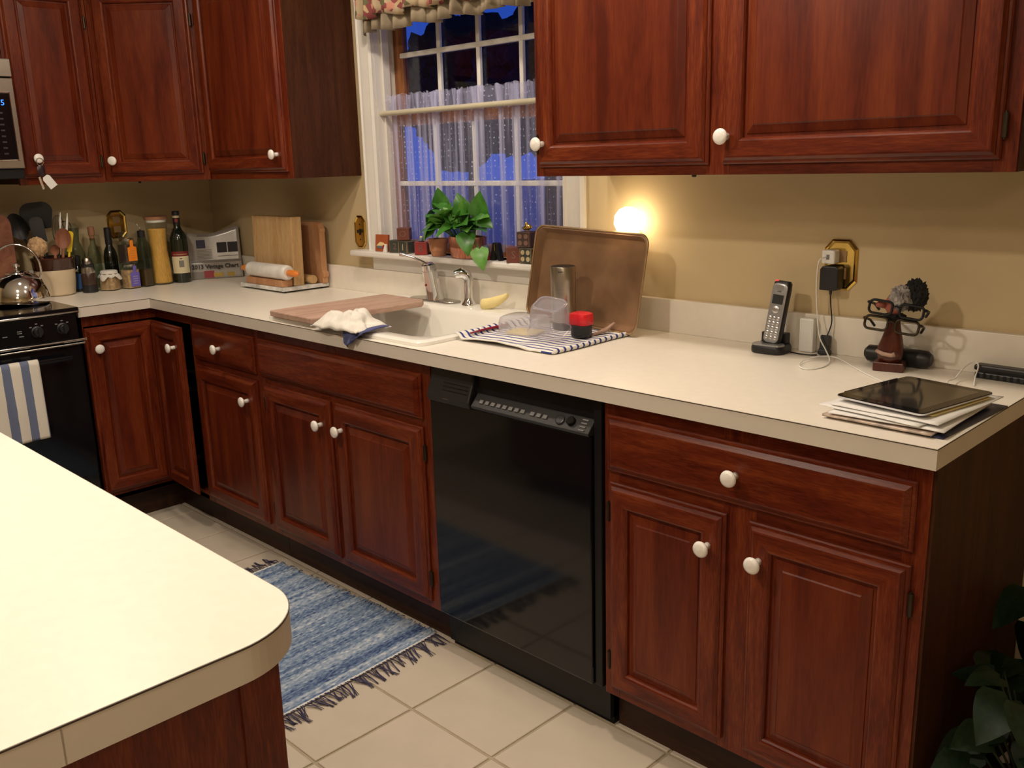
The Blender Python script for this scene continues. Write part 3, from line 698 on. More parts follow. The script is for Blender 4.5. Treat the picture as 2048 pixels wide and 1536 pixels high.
# ================================================================== RANGE
rg = thing('range', 'black slide-in electric range with a smooth cooktop and striped towel on its door', 'range', (.33, -1.30, 0))
RW = dict(parent=rg, world=True); RY0, RY1 = -1.678, -.9175
O('body', B().box(.01, .60, RY0, RY1, .03, .895), m['black_satin'], **RW)
O('cooktop', B().box(.01, .655, RY0, RY1, .895, .918), m['black_gloss'], bev=.003, **RW)
for (a, c, r_) in ((.42,-1.08,.10),(.17,-1.10,.075),(.42,-1.48,.09),(.17,-1.48,.075)):
    O('burner_ring', B().lathe([(r_,.9181),(r_,.9184),(r_-.003,.9184),(r_-.003,.9181)], (a, c, 0), 40), m['charcoal'], **RW)
b = B().tube([(.657, RY0+.005, .902),(.657, RY1-.004, .902)], .0035, 8); O('cooktop_trim', b, m['chrome'], **RW)
b = B(); loft(b, [[(.60,y,.79),(.648,y,.79),(.656,y,.80),(.652,y,.895),(.60,y,.895)] for y in (RY0+.004, RY1-.012)])
pn = O('control_panel', b, m['black_gloss'], bev=.003, **RW)
for yk in (-.985, -1.075, -1.52, -1.61):
    bb = B(); bb.xf = Matrix.Translation((.655, yk, .846)); bb.lathe([(.021,0),(.021,.004),(.017,.007),(.016,.022),(.014,.024)], axis='x', n=20); bb.box(.018,.030,-.0035,.0035,-.017,.017)
    kk = O('knob', bb, m['black_plastic'], pn, world=True, smooth='auto')
    for a in (-50, 0, 45): 
        b2 = B(); b2.xf = Matrix.Translation((.6555, yk+.027*sin(R(a)), .846+.029*cos(R(a)))); b2.box(-.001,.0012,-.004,.004,-.0018,.0018); O('dial_mark', b2, m['grey_print'], kk, world=True)
for (yy, zz) in ((-1.135,.855),(-1.135,.848),(-1.130,.836),(-1.185,.842)): O('print_mark', B().box(.6545,.6566, yy-.008, yy+.008, zz-.0015, zz+.0015), m['grey_print'], pn, world=True)
O('oven_door', B().box(.60, .652, RY0+.004, RY1-.004, .20, .782), m['black_gloss'], bev=.006, **RW)
b = B().tube([(.672, RY0+.01, .797),(.672, RY1+.008, .797)], .0045, 10); O('trim_bar', b, m['chrome'], **RW)
b = B().tube([(.668, RY0+.01, .783),(.668, RY1+.002, .783)], .0035, 10); O('trim_bar', b, m['steel_dull'], **RW)
b = B().tube([(.690, RY0+.06, .738),(.690, RY1-.06, .738)], .009, 12)
for yy in (RY0+.09, RY1-.09): b.tube([(.648, yy, .738),(.690, yy, .738)], .007, 8)
O('door_handle', b, m['black_gloss'], **RW)
O('drawer', B().box(.60, .648, RY0+.004, RY1-.004, .045, .19), m['black_satin'], bev=.005, **RW)
O('plinth', B().box(.05, .58, RY0+.02, RY1-.02, 0, .04), m['black_satin'], **RW)
# towel over the handle
def tw(u, v):
    y = -1.405 + u*.305; wv = .006*sin(u*9+1.0)+.004*sin(u*21)
    s = v*.60
    r_ = .0125
    if s < .28: x, z = .690-r_, .738-(.28-s)
    elif s < .28+pi*r_: a = (s-.28)/r_; x, z = .690-r_*cos(a), .738+r_*sin(a)
    else: x, z = .690+r_, .738-(s-.28-pi*r_)
    k = max(0, .738-z)
    return (x + (wv*min(1, k*6) if x > .69 else -wv*.3*min(1, k*6)), y + .012*k, z)
b = B().grid(tw, 40, 60)
o = single('dish_towel', 'white towel with broad blue-grey stripes hanging on the oven door handle', 'towel', b, m['oven_towel'], smooth=True, thick=.004)

# ================================================================== MICROWAVE
mw = thing('microwave', 'stainless over-the-range microwave with black keypad and blue clock', 'microwave', (.2, -1.335, 1.41))
MW = dict(parent=mw, world=True); MY0, MY1 = -1.698, -.946
O('body', B().box(.004, .375, MY0, MY1, 1.405, 1.828), m['black_satin'], **MW)
O('door', B().box(.375, .398, MY0+.002, -1.14, 1.43, 1.757), m['stainless'], bev=.003, **MW)
O('panel_frame', B().box(.375, .397, -1.131, MY1, 1.43, 1.757), m['stainless'], bev=.004, **MW)
O('vent_strip', B().box(.375, .400, MY0+.002, MY1, 1.762, 1.826), m['stainless'], bev=.004, **MW)
kp = O('keypad', B().box(.3965, .3985, -1.125, MY1-.022, 1.463, 1.703), m['black_gloss'], bev=.004, **MW)
O('keypad_trim', B().tube([(.398,-1.125,1.460),(.398,MY1-.0205,1.460),(.398,MY1-.0205,1.706),(.398,-1.125,1.706)], .0022, 6), m['chrome'], **MW)
O('bottom_grille', B().box(.03, .385, MY0+.01, MY1-.002, 1.392, 1.43), m['black_satin'], bev=.003, **MW)
text('clock_digits', '8:15', .029, m['blue_led'], plane_mtx((.3990, -1.012, 1.668), (0,1,0), (0,0,1)), kp)
for r_ in range(8):
    for c_ in range(4):
        O('key', B().box(.3984, .3992, -1.107+.031*c_, -1.092+.031*c_, 1.482+.021*r_, 1.488+.021*r_), m['charcoal'], kp, world=True)
# ================================================================== SINK AREA
def sec(x0, x1, y0, y1, r, z, n=6): return [(p[0], p[1], z) for p in rrect(x1-x0, y1-y0, r, n, (x0+x1)/2, (y0+y1)/2)]
sk = thing('sink', 'white porcelain drop-in kitchen sink under the window', 'sink', (1.88, -.32, CT))
b = B(); SA = (1.474, 2.292, -.613, -.028)
loft(b, [sec(*SA, .04, CT+.0005), sec(SA[0]+.001, SA[1]-.001, SA[2]+.001, SA[3]-.001, .04, CT+.009), sec(SA[0]+.006, SA[1]-.006, SA[2]+.006, SA[3]-.006, .04, CT+.014), sec(SA[0]+.016, SA[1]-.016, SA[2]+.016, SA[3]-.016, .04, CT+.015),
         sec(1.525, 2.255, -.560, -.125, .075, CT+.013), sec(1.535, 2.245, -.550, -.135, .075, CT+.008), sec(1.542, 2.238, -.543, -.142, .075, CT-.004), sec(1.552, 2.228, -.533, -.152, .08, CT-.10), sec(1.575, 2.205, -.510, -.175, .085, CT-.165), sec(1.64, 2.14, -.45, -.235, .08, CT-.178)], cap0=False)
O('basin', b, m['porcelain'], sk, smooth='auto', world=True)
o = O('drain', B().lathe([(.042,0),(.042,.003),(.034,.004),(.030,.001),(0,.001)], (1.89,-.34,CT-.178), 24), m['chrome'], sk, smooth='auto', world=True)
fc = thing('faucet', 'chrome single-lever faucet on an oval deck plate behind the sink', 'faucet', (1.728, -.072, CT+.014))
b = B(); b.prism([(p[0], p[1]) for p in rrect(.245, .066, .0325, 8)], 0, .007); O('deck_plate', b, m['steel_dull'], fc, bev=.002, smooth='auto')  # duller steel on the plate stands in for dark reflections in chrome
b = B(); b.tube([(0,0,.005),(0,-.002,.03),(0,-.012,.075),(0,-.020,.112)], [.033,.0295,.0275,.0265], 24); b.tube([(0,-.020,.111),(0,-.021,.116)], [.024,.024], 24); b.tube([(0,-.021,.115),(0,-.024,.132),(0,-.025,.137)], [.0265,.0255,.019], 24)
O('body', b, m['chrome'], fc, smooth='auto')
b = B(); b.tube([(-.002,-.026,.130),(-.014,-.042,.144),(-.036,-.068,.160),(-.052,-.086,.168)], [.007,.005,.0042,.004], 10); b.tube([(-.052,-.086,.168),(-.064,-.099,.172)], [.0065,.0075], 10); O('lever', b, m['chrome'], fc, smooth='auto')
O('temperature_mark', B().lathe([(.004,0),(.004,.0015)], (-.001,-.040,.060), 10, axis='y'), m['print_red'], fc)
sp_ = thing('side_sprayer', 'chrome side sprayer with a bent head beside the faucet', 'sprayer', (1.905, -.068, CT+.014))
O('collar', B().lathe([(.026,0),(.026,.004),(.020,.012),(.0165,.018),(.0155,.024)], n=20), m['chrome'], sp_, smooth='auto')
b = B(); b.tube([(0,0,.020),(0,0,.060),(0,.002,.088),(-.004,-.004,.104),(-.014,-.020,.112),(-.026,-.038,.106)], [.0155,.0150,.017,.019,.018,.014], 16); O('head', b, m['chrome'], sp_, smooth='auto')
b = B()
def sp(u, v):
    a = u*2*pi; t = v; x = -.048+.10*t; z = .019+.034*t*t; r_ = .023*(1-.55*max(0, t-.55)/.45)
    return (x + .004*cos(a)*t, r_*.7*cos(a), z + r_*.85*sin(a))
vs_ = [[sp(k/16, j/9) for k in range(16)] for j in range(10)]
loft(b, vs_); o = single('sponge', 'pale yellow curved sponge cloth standing on the back corner of the sink', 'sponge', b, m['sponge'], (2.045, -.083, CT+.010), rotz=R(22), smooth='auto', sub=1)
# board across the sink
b = B(); b.prism([(-.128,-.235),(.132,-.235),(.132,.205),(.100,.235),(-.128,.235)], 0, .020)
single('sink_board', 'greyish-pink wooden cutting board laid across the left half of the sink', 'cutting board', b, m['board_grey'], (1.668, -.395, CT+.0145), rotz=R(-2), bev=.004)
# crumpled cloth on the front rim
cl = thing('dish_cloth', 'crumpled white dish cloth with navy border draped over the sink front', 'cloth', (1.93, -.585, CT+.012))
def crump(u, v):
    x = -.112 + .243*u; y = .062 - .135*v; e_ = sin(pi*u)**.5*sin(pi*min(1, v*1.02+.0))**.5
    nz1 = noise.noise(Vector((u*4.2, v*3.1, 2.2))); nz2 = noise.noise(Vector((u*9+7, v*7, 5.1)))
    rg_ = 1-abs(noise.noise(Vector((u*3.4+1, v*2.6, 8.3))))*2.2
    z = .004 + e_*(.020 + .034*nz1 + .026*max(0, rg_) + .012*nz2) + .005*abs(sin(u*11+v*3))
    return (x + .012*nz2, y + .012*nz1, max(z, .004))
O('cloth', B().grid(crump, 46, 30), m['cloth_white'], cl, smooth=True, thick=.004)
def flap(u, v):
    x = .040 + .110*u; s = v*.10; f = .004*sin(u*14+v*3)
    if s < .045: return (x+.01*v, .030-s*1.1+f-.02*u*0, .016+.003*sin(u*9)-.06*max(0,s-.03))
    q = (s-.045)/.055; xx = x*(1-.55*q) + .066*.55*q
    return (xx, -.0560-.0100*q+f*.7*q+.005*sin(u*10)*q, .011-.050*q*(1.05-.75*abs(u-.3)))
O('navy_border', B().grid(flap, 24, 20), m['cloth_navy'], cl, smooth=True, thick=.003)
def flap2(u, v): return (-.120+.045*u, -.015-.045*v+.004*sin(u*7), .006+.012*sin(pi*u)*(1-v))
O('navy_border', B().grid(flap2, 10, 10), m['cloth_navy'], cl, smooth=True, thick=.003)
# striped towel under the drying things
def stw(u, v):
    x = -.178+.356*u + .012*(1-v)*sin(u*3) + .022*u*v; y = -.185 + .322*v - .010*u*(1-v)
    ed = min(u, 1-u, v*1.0)
    z = .004 + .0035*(noise.noise(Vector((u*5, v*5, 1)))+.4) + (.010*max(0, 1-v*9)*max(0, sin(u*4.2)) )
    z += 0.0152*min(1, max(0, (-.156-x)/.012)) 
    return (x, y, z)
b = B().grid(stw, 60, 60)
tb_ = thing('drying_towel', 'white towel with narrow blue stripes spread on the worktop beside the sink', 'towel', (2.462, -.285, CT), R(4))
O('cloth', b, m['towel_stripe'], tb_, smooth=True, thick=.005)
def hem(u, v): 
    y = -.186+.325*u; return (.1785+.004*sin(v*pi)+.003*sin(u*6)+.022*u, y, .0036+.0085*v)
O('hem', B().grid(hem, 60, 6), m['towel_stripe'], tb_, smooth=True, thick=.006)
# baking sheet leaning on the sill and splash
bp_ = thing('baking_sheet', 'browned metal baking sheet leaning against the wall by the window', 'baking sheet', (2.463, -.142, CT+.0158), rot=(R(-10), R(1.7), R(-3.2)))
PW, PH = .450, .280
def psec(w_, h__, r, y): return [(p[0], y, p[1]+PH/2) for p in rrect(w_, h__, r, 6)]
b = B(); loft(b, [psec(PW, PH, .030, -.002), psec(PW+.002, PH+.002, .031, .001), psec(PW-.004, PH-.004, .028, .002), psec(PW-.012, PH-.012, .026, .0005), psec(PW-.036, PH-.036, .020, .0215), psec(PW-.044, PH-.044, .018, .0225)], cap0=False)
O('tray', b, m['pan_metal'], bp_, smooth='auto', thick=.0012)
b = B(); q = psec(PW+.001, PH+.001, .030, 0); b.tube(q, .0032, 8, closed=True); O('rolled_rim', b, m['pan_edge'], bp_, smooth=True)
# tumbler
tu = thing('tumbler', 'brushed stainless travel tumbler standing before the baking sheet', 'tumbler', (2.452, -.190, CT+.010))
O('body', B().lathe([(.0335,.018),(.0355,.05),(.0375,.14),(.0375,.180),(.0365,.183)], n=32), m['stainless'], tu, smooth='auto')
O('base_ring', B().lathe([(.031,0),(.0335,.003),(.0345,.020),(.0335,.021)], n=32), m['black_plastic'], tu, smooth='auto')
O('lid', B().lathe([(.036,.182),(.034,.184),(.031,.1835),(.0,.1830)], n=32), m['black_satin'], tu, smooth='auto')
for k in range(7):
    a = R(-61+ (k-3)*3.2); b = B(); b.xf = plane_mtx((.0377*cos(a), .0377*sin(a), .170), (-sin(a), cos(a), 0), (0,0,1)); b.box(-.0007,.0007,-.002,.002,-.0004,.0003); O('print_mark', b, m['charcoal'], tu)
rc = thing('jar_opener', 'red cap on a round black base standing on the striped towel', 'lid', (2.582, -.262, CT+.010))
O('base', B().lathe([(.026,0),(.029,.003),(.030,.010),(.030,.034),(.027,.036)], n=28), m['black_plastic'], rc, smooth='auto')
b = B(); P0 = rrect(.064, .056, .020, 5)
loft(b, [[(p[0]*s_, p[1]*s_, z) for p in P0] for s_, z in ((.92,.035),(1,.040),(1.0,.058),(.93,.066),(.75,.069))]); O('cap', b, m['red_plastic'], rc, smooth='auto')
# plastic containers
ca = thing('food_container', 'upturned clear plastic container with a pale yellow lid beneath it on the striped towel', 'container', (2.4085, -.3125, CT+.0085), R(12), group='plastic containers drying on the towel')
b = B(); loft(b, [[(p[0]*s_, p[1]*s_, z) for p in rrect(.135, .115, .03, 5)] for s_, z in ((1.06,.002),(1.06,.006),(1.0,.008),(.98,.035),(.93,.048),(.80,.053))], cap0=False); O('tub', b, m['clear_plastic'], ca, smooth='auto')
b = B(); b.prism(rrect(.10, .082, .025, 5), .001, .006); O('lid', b, m['sponge'], ca, bev=.001)
cb = thing('food_container', 'deep translucent plastic container propped upside down against the red cap', 'container', (2.535, -.345, CT+.024), rot=(R(16), R(9), R(20)), group='plastic containers drying on the towel')
b = B(); loft(b, [[(p[0]*s_, p[1]*s_, z+.012) for p in rrect(.098, .098, .026, 5)] for s_, z in ((1.10,.0),(1.10,.004),(1.03,.005),(1.0,.010),(.93,.070),(.88,.080),(.84,.0815),(.72,.0815),(.70,.078),(.55,.077))], cap0=False); O('tub', b, m['frost_plastic'], cb, smooth='auto')
b = B(); b.tube([(p[0]*.78, p[1]*.78, .0945) for p in rrect(.098, .098, .026, 5)], .0022, 6, closed=True); O('foot_ring', b, m['frost_plastic'], cb, smooth=True)
b = B(); b.tube([(-.075,-.075,.012),(-.03,-.03,.013),(.03,.02,.012),(.045,.033,.011)], [.0035,.0045,.0065,.0075], 10)
for p in b.v: p.z = .012+(p.z-.012)*.7
single('spatula', 'dark red spatula lying on the striped towel', 'spatula', b, m['dark_red'], (2.3045, -.336, CT+.0058), rotz=R(52), smooth=True)
b = B(); b.tube([(-.05,0,.008),(-.02,.004,.010),(.01,.0,.013),(.035,.004,.022),(.05,0,.030)], [.003,.005,.005,.006,.002], 8); b.tube([(-.05,.01,.006),(-.01,.012,.009),(.03,.006,.020),(.048,.003,.032)], [.002,.004,.004,.002], 8)
single('twisted_wrapper', 'small twisted pinkish wrapper lying on the edge of the striped towel', 'wrapper', b, m['velcro_tan'], (2.603, -.192, CT+.004), rotz=R(85), smooth=True)

# ================================================================== CORNER OF THE WORKTOP
ms_ = thing('marble_slab', 'grey-veined marble slab on small feet holding the boards and rolling pin', 'slab', (.83, -.135, CT))
O('slab', B().box(-.170, .170, -.110, .108, .007, .022), m['marble_vein'], ms_, bev=.002)
for sx in (-.15, .15):
    for sy in (-.09, .09): O('foot', B().lathe([(.008,0),(.010,.007)], (sx, sy, 0), 12), m['charcoal'], ms_)
ZS = CT+.022
single('pin_rest', 'reddish wooden block under the marble rolling pin', 'block', B().box(-.14, .14, -.025, .025, 0, .028), m['maple_red'], (.838, -.212, ZS), bev=.003)
rp_ = thing('rolling_pin', 'white marble rolling pin with orange wooden handles resting on a wooden block', 'rolling pin', (.850, -.214, ZS+.028+.0305))
O('roller', B().lathe([(.0,-.148),(.024,-.148),(.0295,-.142),(.0305,-.13),(.0305,.13),(.0295,.142),(.024,.148),(.0,.148)], axis='x', n=28), m['marble'], rp_, smooth='auto')
for s_ in (-1, 1): O('handle', B().lathe([(.009,.146*s_),(.013,.150*s_),(.014,.175*s_),(.0125,.200*s_),(.0095,.212*s_),(.004,.217*s_)], axis='x', n=16), m['orange_wood'], rp_, smooth='auto')
single('butcher_block', 'thick pale maple butcher-block board standing upright on the marble slab', 'cutting board', B().box(-.152, .152, -.024, .024, 0, .276), m['maple'], (.826, -.155, ZS), rot=(R(-1.5), 0, 0), bev=.003)
pf = [(-.150,0),(.150,0),(.150,.022),(.157,.026),(.157,.045),(.148,.05),(.148,.205),(.152,.212),(.152,.222),(.138,.245),(.120,.250),(-.120,.250),(-.150,.225)]
b = B(); n = len(pf); b.add([(p[0],-.013,p[1]) for p in pf]+[(p[0],.013,p[1]) for p in pf], [tuple(range(n)), tuple(range(2*n-1,n-1,-1))]+[(k,n+k,n+(k+1)%n,(k+1)%n) for k in range(n)])
single('paddle_board', 'reddish wooden board with notched outline standing behind the butcher block', 'cutting board', b, m['maple_red'], (.860, -.048, ZS), bev=.003)
single('wooden_dowel', 'pale wooden dowel lying between the two upright boards', 'dowel', B().lathe([(.0165,-.12),(.0185,-.115),(.0185,.115),(.0165,.12)], axis='x', n=18), m['maple'], (.872, -.0945, ZS+.0185), smooth='auto')
# folded newspaper in the corner
npr = thing('newspaper', 'folded newspaper propped in the corner, headline 2013 Vintage Chart', 'newspaper', (.192, -.303, CT+.0014), rot=(R(-9), 0, R(64.5)))
def page(u, v):
    return (.292*u, .010+.020*(1-u)**2+.012*sin(pi*u), .158*(.012+.020*(1-u)**2+.012*sin(pi*u))*(1-v) + v*(.238-.030*sin(pi*min(1,u*1.05))*(1) - .02*(1-u)*0))
O('sheet', B().grid(page, 24, 12), m['paper_news'], npr, smooth=True, thick=.004)
def page2(u, v): return (.055+.237*u, .002+.006*sin(pi*u), .158*(.004+.006*sin(pi*u))*(1-v) + v*.085)
O('front_fold', B().grid(page2, 16, 6), m['paper_news'], npr, smooth=True, thick=.004)
def prn(x0, x1, z0, z1, mt, y=.0, nm='print_block'):
    def f(u, v):
        x = x0+(x1-x0)*u; z = z0+(z1-z0)*v; U_ = x/.292
        yy = (.002+.006*sin(pi*(x-.055)/.237)) if z < .085 else (.010+.020*(1-U_)**2+.012*sin(pi*U_))
        return (x, yy-.0028, z)
    O(nm, B().grid(f, 8, 3), mt, npr, smooth=True)
prn(.098, .138, .142, .180, m['print_navy']); prn(.188, .232, .118, .165, m['print_dark']); prn(.236, .280, .118, .165, m['print_dark'])
prn(.190, .278, .100, .1035, m['print_grey']); prn(.105,.155,.195,.205, m['print_grey'])
for k in range(7): prn(.098, .165, .093+.0065*k, .0955+.0065*k, m['print_grey'], nm='print_line')
prn(.065, .120, .004, .034, m['print_grey']); prn(.120, .165, .004, .036, m['print_red']); prn(.160, .205, .008, .026, m['print_yellow']); prn(.222, .255, .008, .026, m['print_yellow'])
for k in range(2): prn(.070, .285, .074+.005*k, .0765+.005*k, m['print_grey'], nm='print_line')
F_ = frame[npr]
o = text('headline', '2013 Vintage Chart', .0262, m['print_dark'], Matrix.Translation((.172, -.0016, .055)) @ Matrix.Rotation(R(90), 4, 'X'), npr, world=False, bold=.0006, ext=.0012)

# ------------------------------------------------------------------ bottles and jars along the stove wall
zc = CT+.0005
def lathe_thing(name, label, cat, x, y, parts, z=zc, rz=0, group=None, n=24):
    t = thing(name, label, cat, (x, y, z), rz, group)
    for nm, prof, mt in parts: O(nm, B().lathe(prof, n=n), m[mt], t, smooth='auto')
    return t
def curved_label(t, r_, z0, z1, a0, a1, mt, nm='label'):
    def f(u, v): a = R(a0+(a1-a0)*u); return (r_*cos(a), r_*sin(a), z0+(z1-z0)*v)
    return O(nm, B().grid(f, 16, 2), m[mt], t, smooth=True)
wb = lathe_thing('wine_bottle', 'dark wine bottle with cream label and maroon band before the newspaper', 'bottle', .250, -.304,
    [('glass', [(.030,.0),(.0375,.004),(.0385,.02),(.0385,.185),(.037,.200),(.030,.218),(.020,.234),(.0155,.248),(.0145,.262)], 'bottle_green'),
     ('capsule', [(.0148,.255),(.0152,.258),(.0150,.300),(.0160,.301),(.0160,.314),(.014,.316)], 'black_plastic')])
curved_label(wb, .0388, .043, .118, -90, 40, 'label_cream'); curved_label(wb, .0389, .118, .140, -90, 40, 'label_maroon'); curved_label(wb, .0391, .125, .1285, -75, 25, 'block_rim', 'gold_line')
curved_label(wb, .0391, .070, .100, -37, -5, 'print_grey', 'emblem'); curved_label(wb, .0391, .106, .110, -30, -14, 'print_dark', 'emblem')
curved_label(wb, .0154, .268, .282, -55, 0, 'print_red', 'neck_seal'); curved_label(wb, .0153, .286, .296, -90, 40, 'label_cream', 'neck_band')
pj = lathe_thing('pasta_jar', 'tall waisted glass jar of pasta with a cork lid', 'jar', .232, -.390,
    [('glass', [(.046,.0),(.050,.004),(.049,.02),(.043,.10),(.040,.15),(.041,.20),(.0455,.255),(.0455,.275),(.043,.277)], 'jar_glass'),
     ('pasta', [(.040,.006),(.044,.010),(.039,.10),(.035,.15),(.036,.20),(.039,.240),(.035,.245)], 'pasta'),
     ('collar', [(.0435,.272),(.0435,.284)], 'white_plastic'),
     ('cork_lid', [(.041,.283),(.049,.284),(.050,.296),(.047,.298)], 'cork')])
ob = thing('oil_bottle', 'square clear glass oil bottle with a black pourer', 'bottle', (.250, -.470, zc), R(20))
def sq(w_, z): return [(p[0], p[1], z) for p in rrect(w_, w_, w_*.18, 3)]
b = B(); loft(b, [sq(.050, 0), sq(.054, .004), sq(.054, .165), sq(.046, .185), sq(.030, .200), sq(.026, .215)]); O('glass', b, m['green_glass'], ob, smooth='auto')
b = B(); loft(b, [sq(.044, .005), sq(.046, .012), sq(.046, .075)]); O('oil', b, m['honey'], ob, smooth='auto')
O('stopper', B().lathe([(.013,.212),(.016,.216),(.016,.240),(.013,.242)], n=16), m['black_plastic'], ob, smooth='auto')
O('pour_spout', B().tube([(0,0,.240),(-.002,-.004,.258),(-.008,-.016,.275)], [.003,.0028,.002], 8), m['chrome'], ob, smooth=True)
def tag_jar(name, label, z, lab, fill, hgt):
    t = thing(name, label, 'jar', (.256, -.541, z), R(14), group='stacked spice jars with paper tags')
    b = B(); loft(b, [[(p[0]*s_, p[1]*s_, zz) for p in rrect(.062, .062, .010, 3)] for s_, zz in ((.95,0),(1,.003),(1,hgt-.022),(.85,hgt-.014),(.85,hgt-.010))]); O('glass', b, m['jar_glass'], t, smooth='auto')
    b = B(); loft(b, [[(p[0]*.92, p[1]*.92, zz) for p in rrect(.062, .062, .010, 3)] for zz in (.004, hgt-.026)]); O('contents', b, m[fill], t)
    O('lid', B().lathe([(.0285,hgt-.012),(.029,hgt-.002),(.0275,hgt)], n=24), m['steel_dull'], t, smooth='auto')
    b = B(); b.prism([(-.022,0),(.022,0),(.022,.058),(.008,.062),(.008,.088),(-.008,.088),(-.008,.062),(-.022,.058)], 0, .0008)
    b.v = [Vector((.0320+p.z, p.x, p.y+hgt-.096)) for p in b.v]; tg = O('paper_tag', b, m[lab], t)
    for k in range(4): 
        b2 = B(); b2.box(.0327, .0330, -.012, .012, hgt-.084+.010*k, hgt-.0825+.010*k); O('print_line', b2, m['block_rim' if lab == 'label_orange' else 'label_cream'], tg)
    return t
tag_jar('spice_jar', 'square glass jar with a purple paper tag, under the orange-tagged jar', zc, 'label_purple', 'oats', .106)
tag_jar('spice_jar', 'square glass jar with an orange paper tag, stacked on the purple-tagged jar', zc+.1065, 'label_orange', 'spice_dark', .108)
cj = thing('gift_jar', 'small glass jar of oats with a cloth cover tied over its lid', 'jar', (.238, -.624, zc), R(38))
b = B(); loft(b, [[(p[0]*s_, p[1]*s_, zz) for p in rrect(.072, .072, .016, 4)] for s_, zz in ((.95,0),(1,.003),(1,.060),(.9,.066))]); O('glass', b, m['jar_glass'], cj, smooth='auto')
b = B(); loft(b, [[(p[0]*.93, p[1]*.93, zz) for p in rrect(.072, .072, .016, 4)] for zz in (.004, .058)]); O('contents', b, m['oats'], cj)
vs_ = []; 
b = B(); prof = [(0,.084),(.030,.084),(.034,.081),(.034,.072),(.038,.066),(.0455,.058)]
for (r_, z_) in prof:
    vs_.append([((r_*(1+(.22*max(0,cos(4*2*pi*k/48)) if r_ > .045 else 0)))*cos(2*pi*k/48), (r_*(1+(.22*max(0,cos(4*2*pi*k/48)) if r_ > .045 else 0)))*sin(2*pi*k/48), z_-(.012*max(0,cos(4*2*pi*k/48)) if r_ > .045 else 0)+(.003*sin(9*2*pi*k/48) if r_ > .036 else 0)) for k in range(48)])
loft(b, vs_, cap0=False, cap1=False); O('cloth_cover', b, m['cloth_white'], cj, smooth=True, thick=.0015)
O('ribbon', B().tube([(.0352*cos(a*pi/12), .0352*sin(a*pi/12), .070) for a in range(24)], .0016, 6, closed=True), m['block_brown'], cj)
gr_ = lathe_thing('pepper_grinder', 'small clear grinder with steel top beside the stoneware crock', 'grinder', .230, -.706,
    [('base', [(.028,0),(.031,.003),(.031,.030),(.029,.032)], 'black_plastic'), ('body', [(.029,.032),(.030,.036),(.030,.078),(.028,.082)], 'spice_dark'),
     ('steel_band', [(.028,.081),(.0285,.084),(.026,.106),(.024,.108)], 'steel_dull'), ('neck', [(.0235,.106),(.026,.110),(.026,.118),(.022,.120)], 'black_plastic'), ('cap', [(.019,.119),(.0195,.124),(.019,.138),(.015,.144),(.005,.146)], 'steel_dull')])
bb_ = lathe_thing('blue_label_bottle', 'small dark bottle with a blue label behind the crock', 'bottle', .150, -.718,
    [('glass', [(.023,0),(.025,.003),(.025,.085),(.020,.098),(.012,.106),(.011,.112)], 'bottle_black'), ('cap', [(.015,.110),(.0155,.150),(.012,.152)], 'black_plastic')])
curved_label(bb_, .0254, .012, .076, -100, 60, 'label_blue'); curved_label(bb_, .0254, .086, .0865+.008, -60, -20, 'label_cream', 'shoulder_tag')
lathe_thing('glass_carafe', 'clear round glass carafe against the stove wall', 'carafe', .070, -.692,
    [('glass', [(.035,0),(.040,.005),(.042,.06),(.041,.15),(.030,.19),(.024,.205),(.026,.235),(.030,.262)], 'green_glass'), ('stopper', [(.012,.225),(.024,.245),(.028,.268),(.018,.282),(.004,.284)], 'jar_glass')])
lathe_thing('corked_bottle', 'slender clear glass bottle with a copper-coloured cork', 'bottle', .085, -.617,
    [('glass', [(.026,0),(.028,.004),(.028,.14),(.022,.17),(.012,.19),(.011,.215)], 'green_glass'), ('cork', [(.010,.205),(.010,.225),(.0135,.226),(.0135,.262),(.011,.264)], 'cork')])
lathe_thing('vinegar_bottle', 'tall black glass bottle with a long black neck', 'bottle', .132, -.566,
    [('glass', [(.026,0),(.029,.004),(.029,.13),(.024,.158),(.0145,.178),(.013,.19)], 'bottle_black'), ('neck_foil', [(.0145,.185),(.015,.19),(.0145,.255),(.012,.258)], 'black_plastic')])
lathe_thing('cruet', 'glass cruet with a round glass stopper nearest the vinegar bottle', 'cruet', .108, -.492,
    [('glass', [(.027,0),(.030,.004),(.030,.10),(.018,.15),(.010,.18),(.013,.198)], 'green_glass'), ('stopper', [(.006,.190),(.009,.198),(.018,.206),(.020,.218),(.014,.230),(.003,.235)], 'jar_glass')], group='glass cruets along the stove wall')
lathe_thing('cruet', 'glass cruet with a round glass stopper behind the oil bottle', 'cruet', .112, -.418,
    [('glass', [(.027,0),(.030,.004),(.030,.10),(.018,.15),(.010,.18),(.013,.198)], 'green_glass'), ('stopper', [(.006,.190),(.009,.198),(.018,.206),(.020,.218),(.014,.230),(.003,.235)], 'jar_glass')], group='glass cruets along the stove wall')
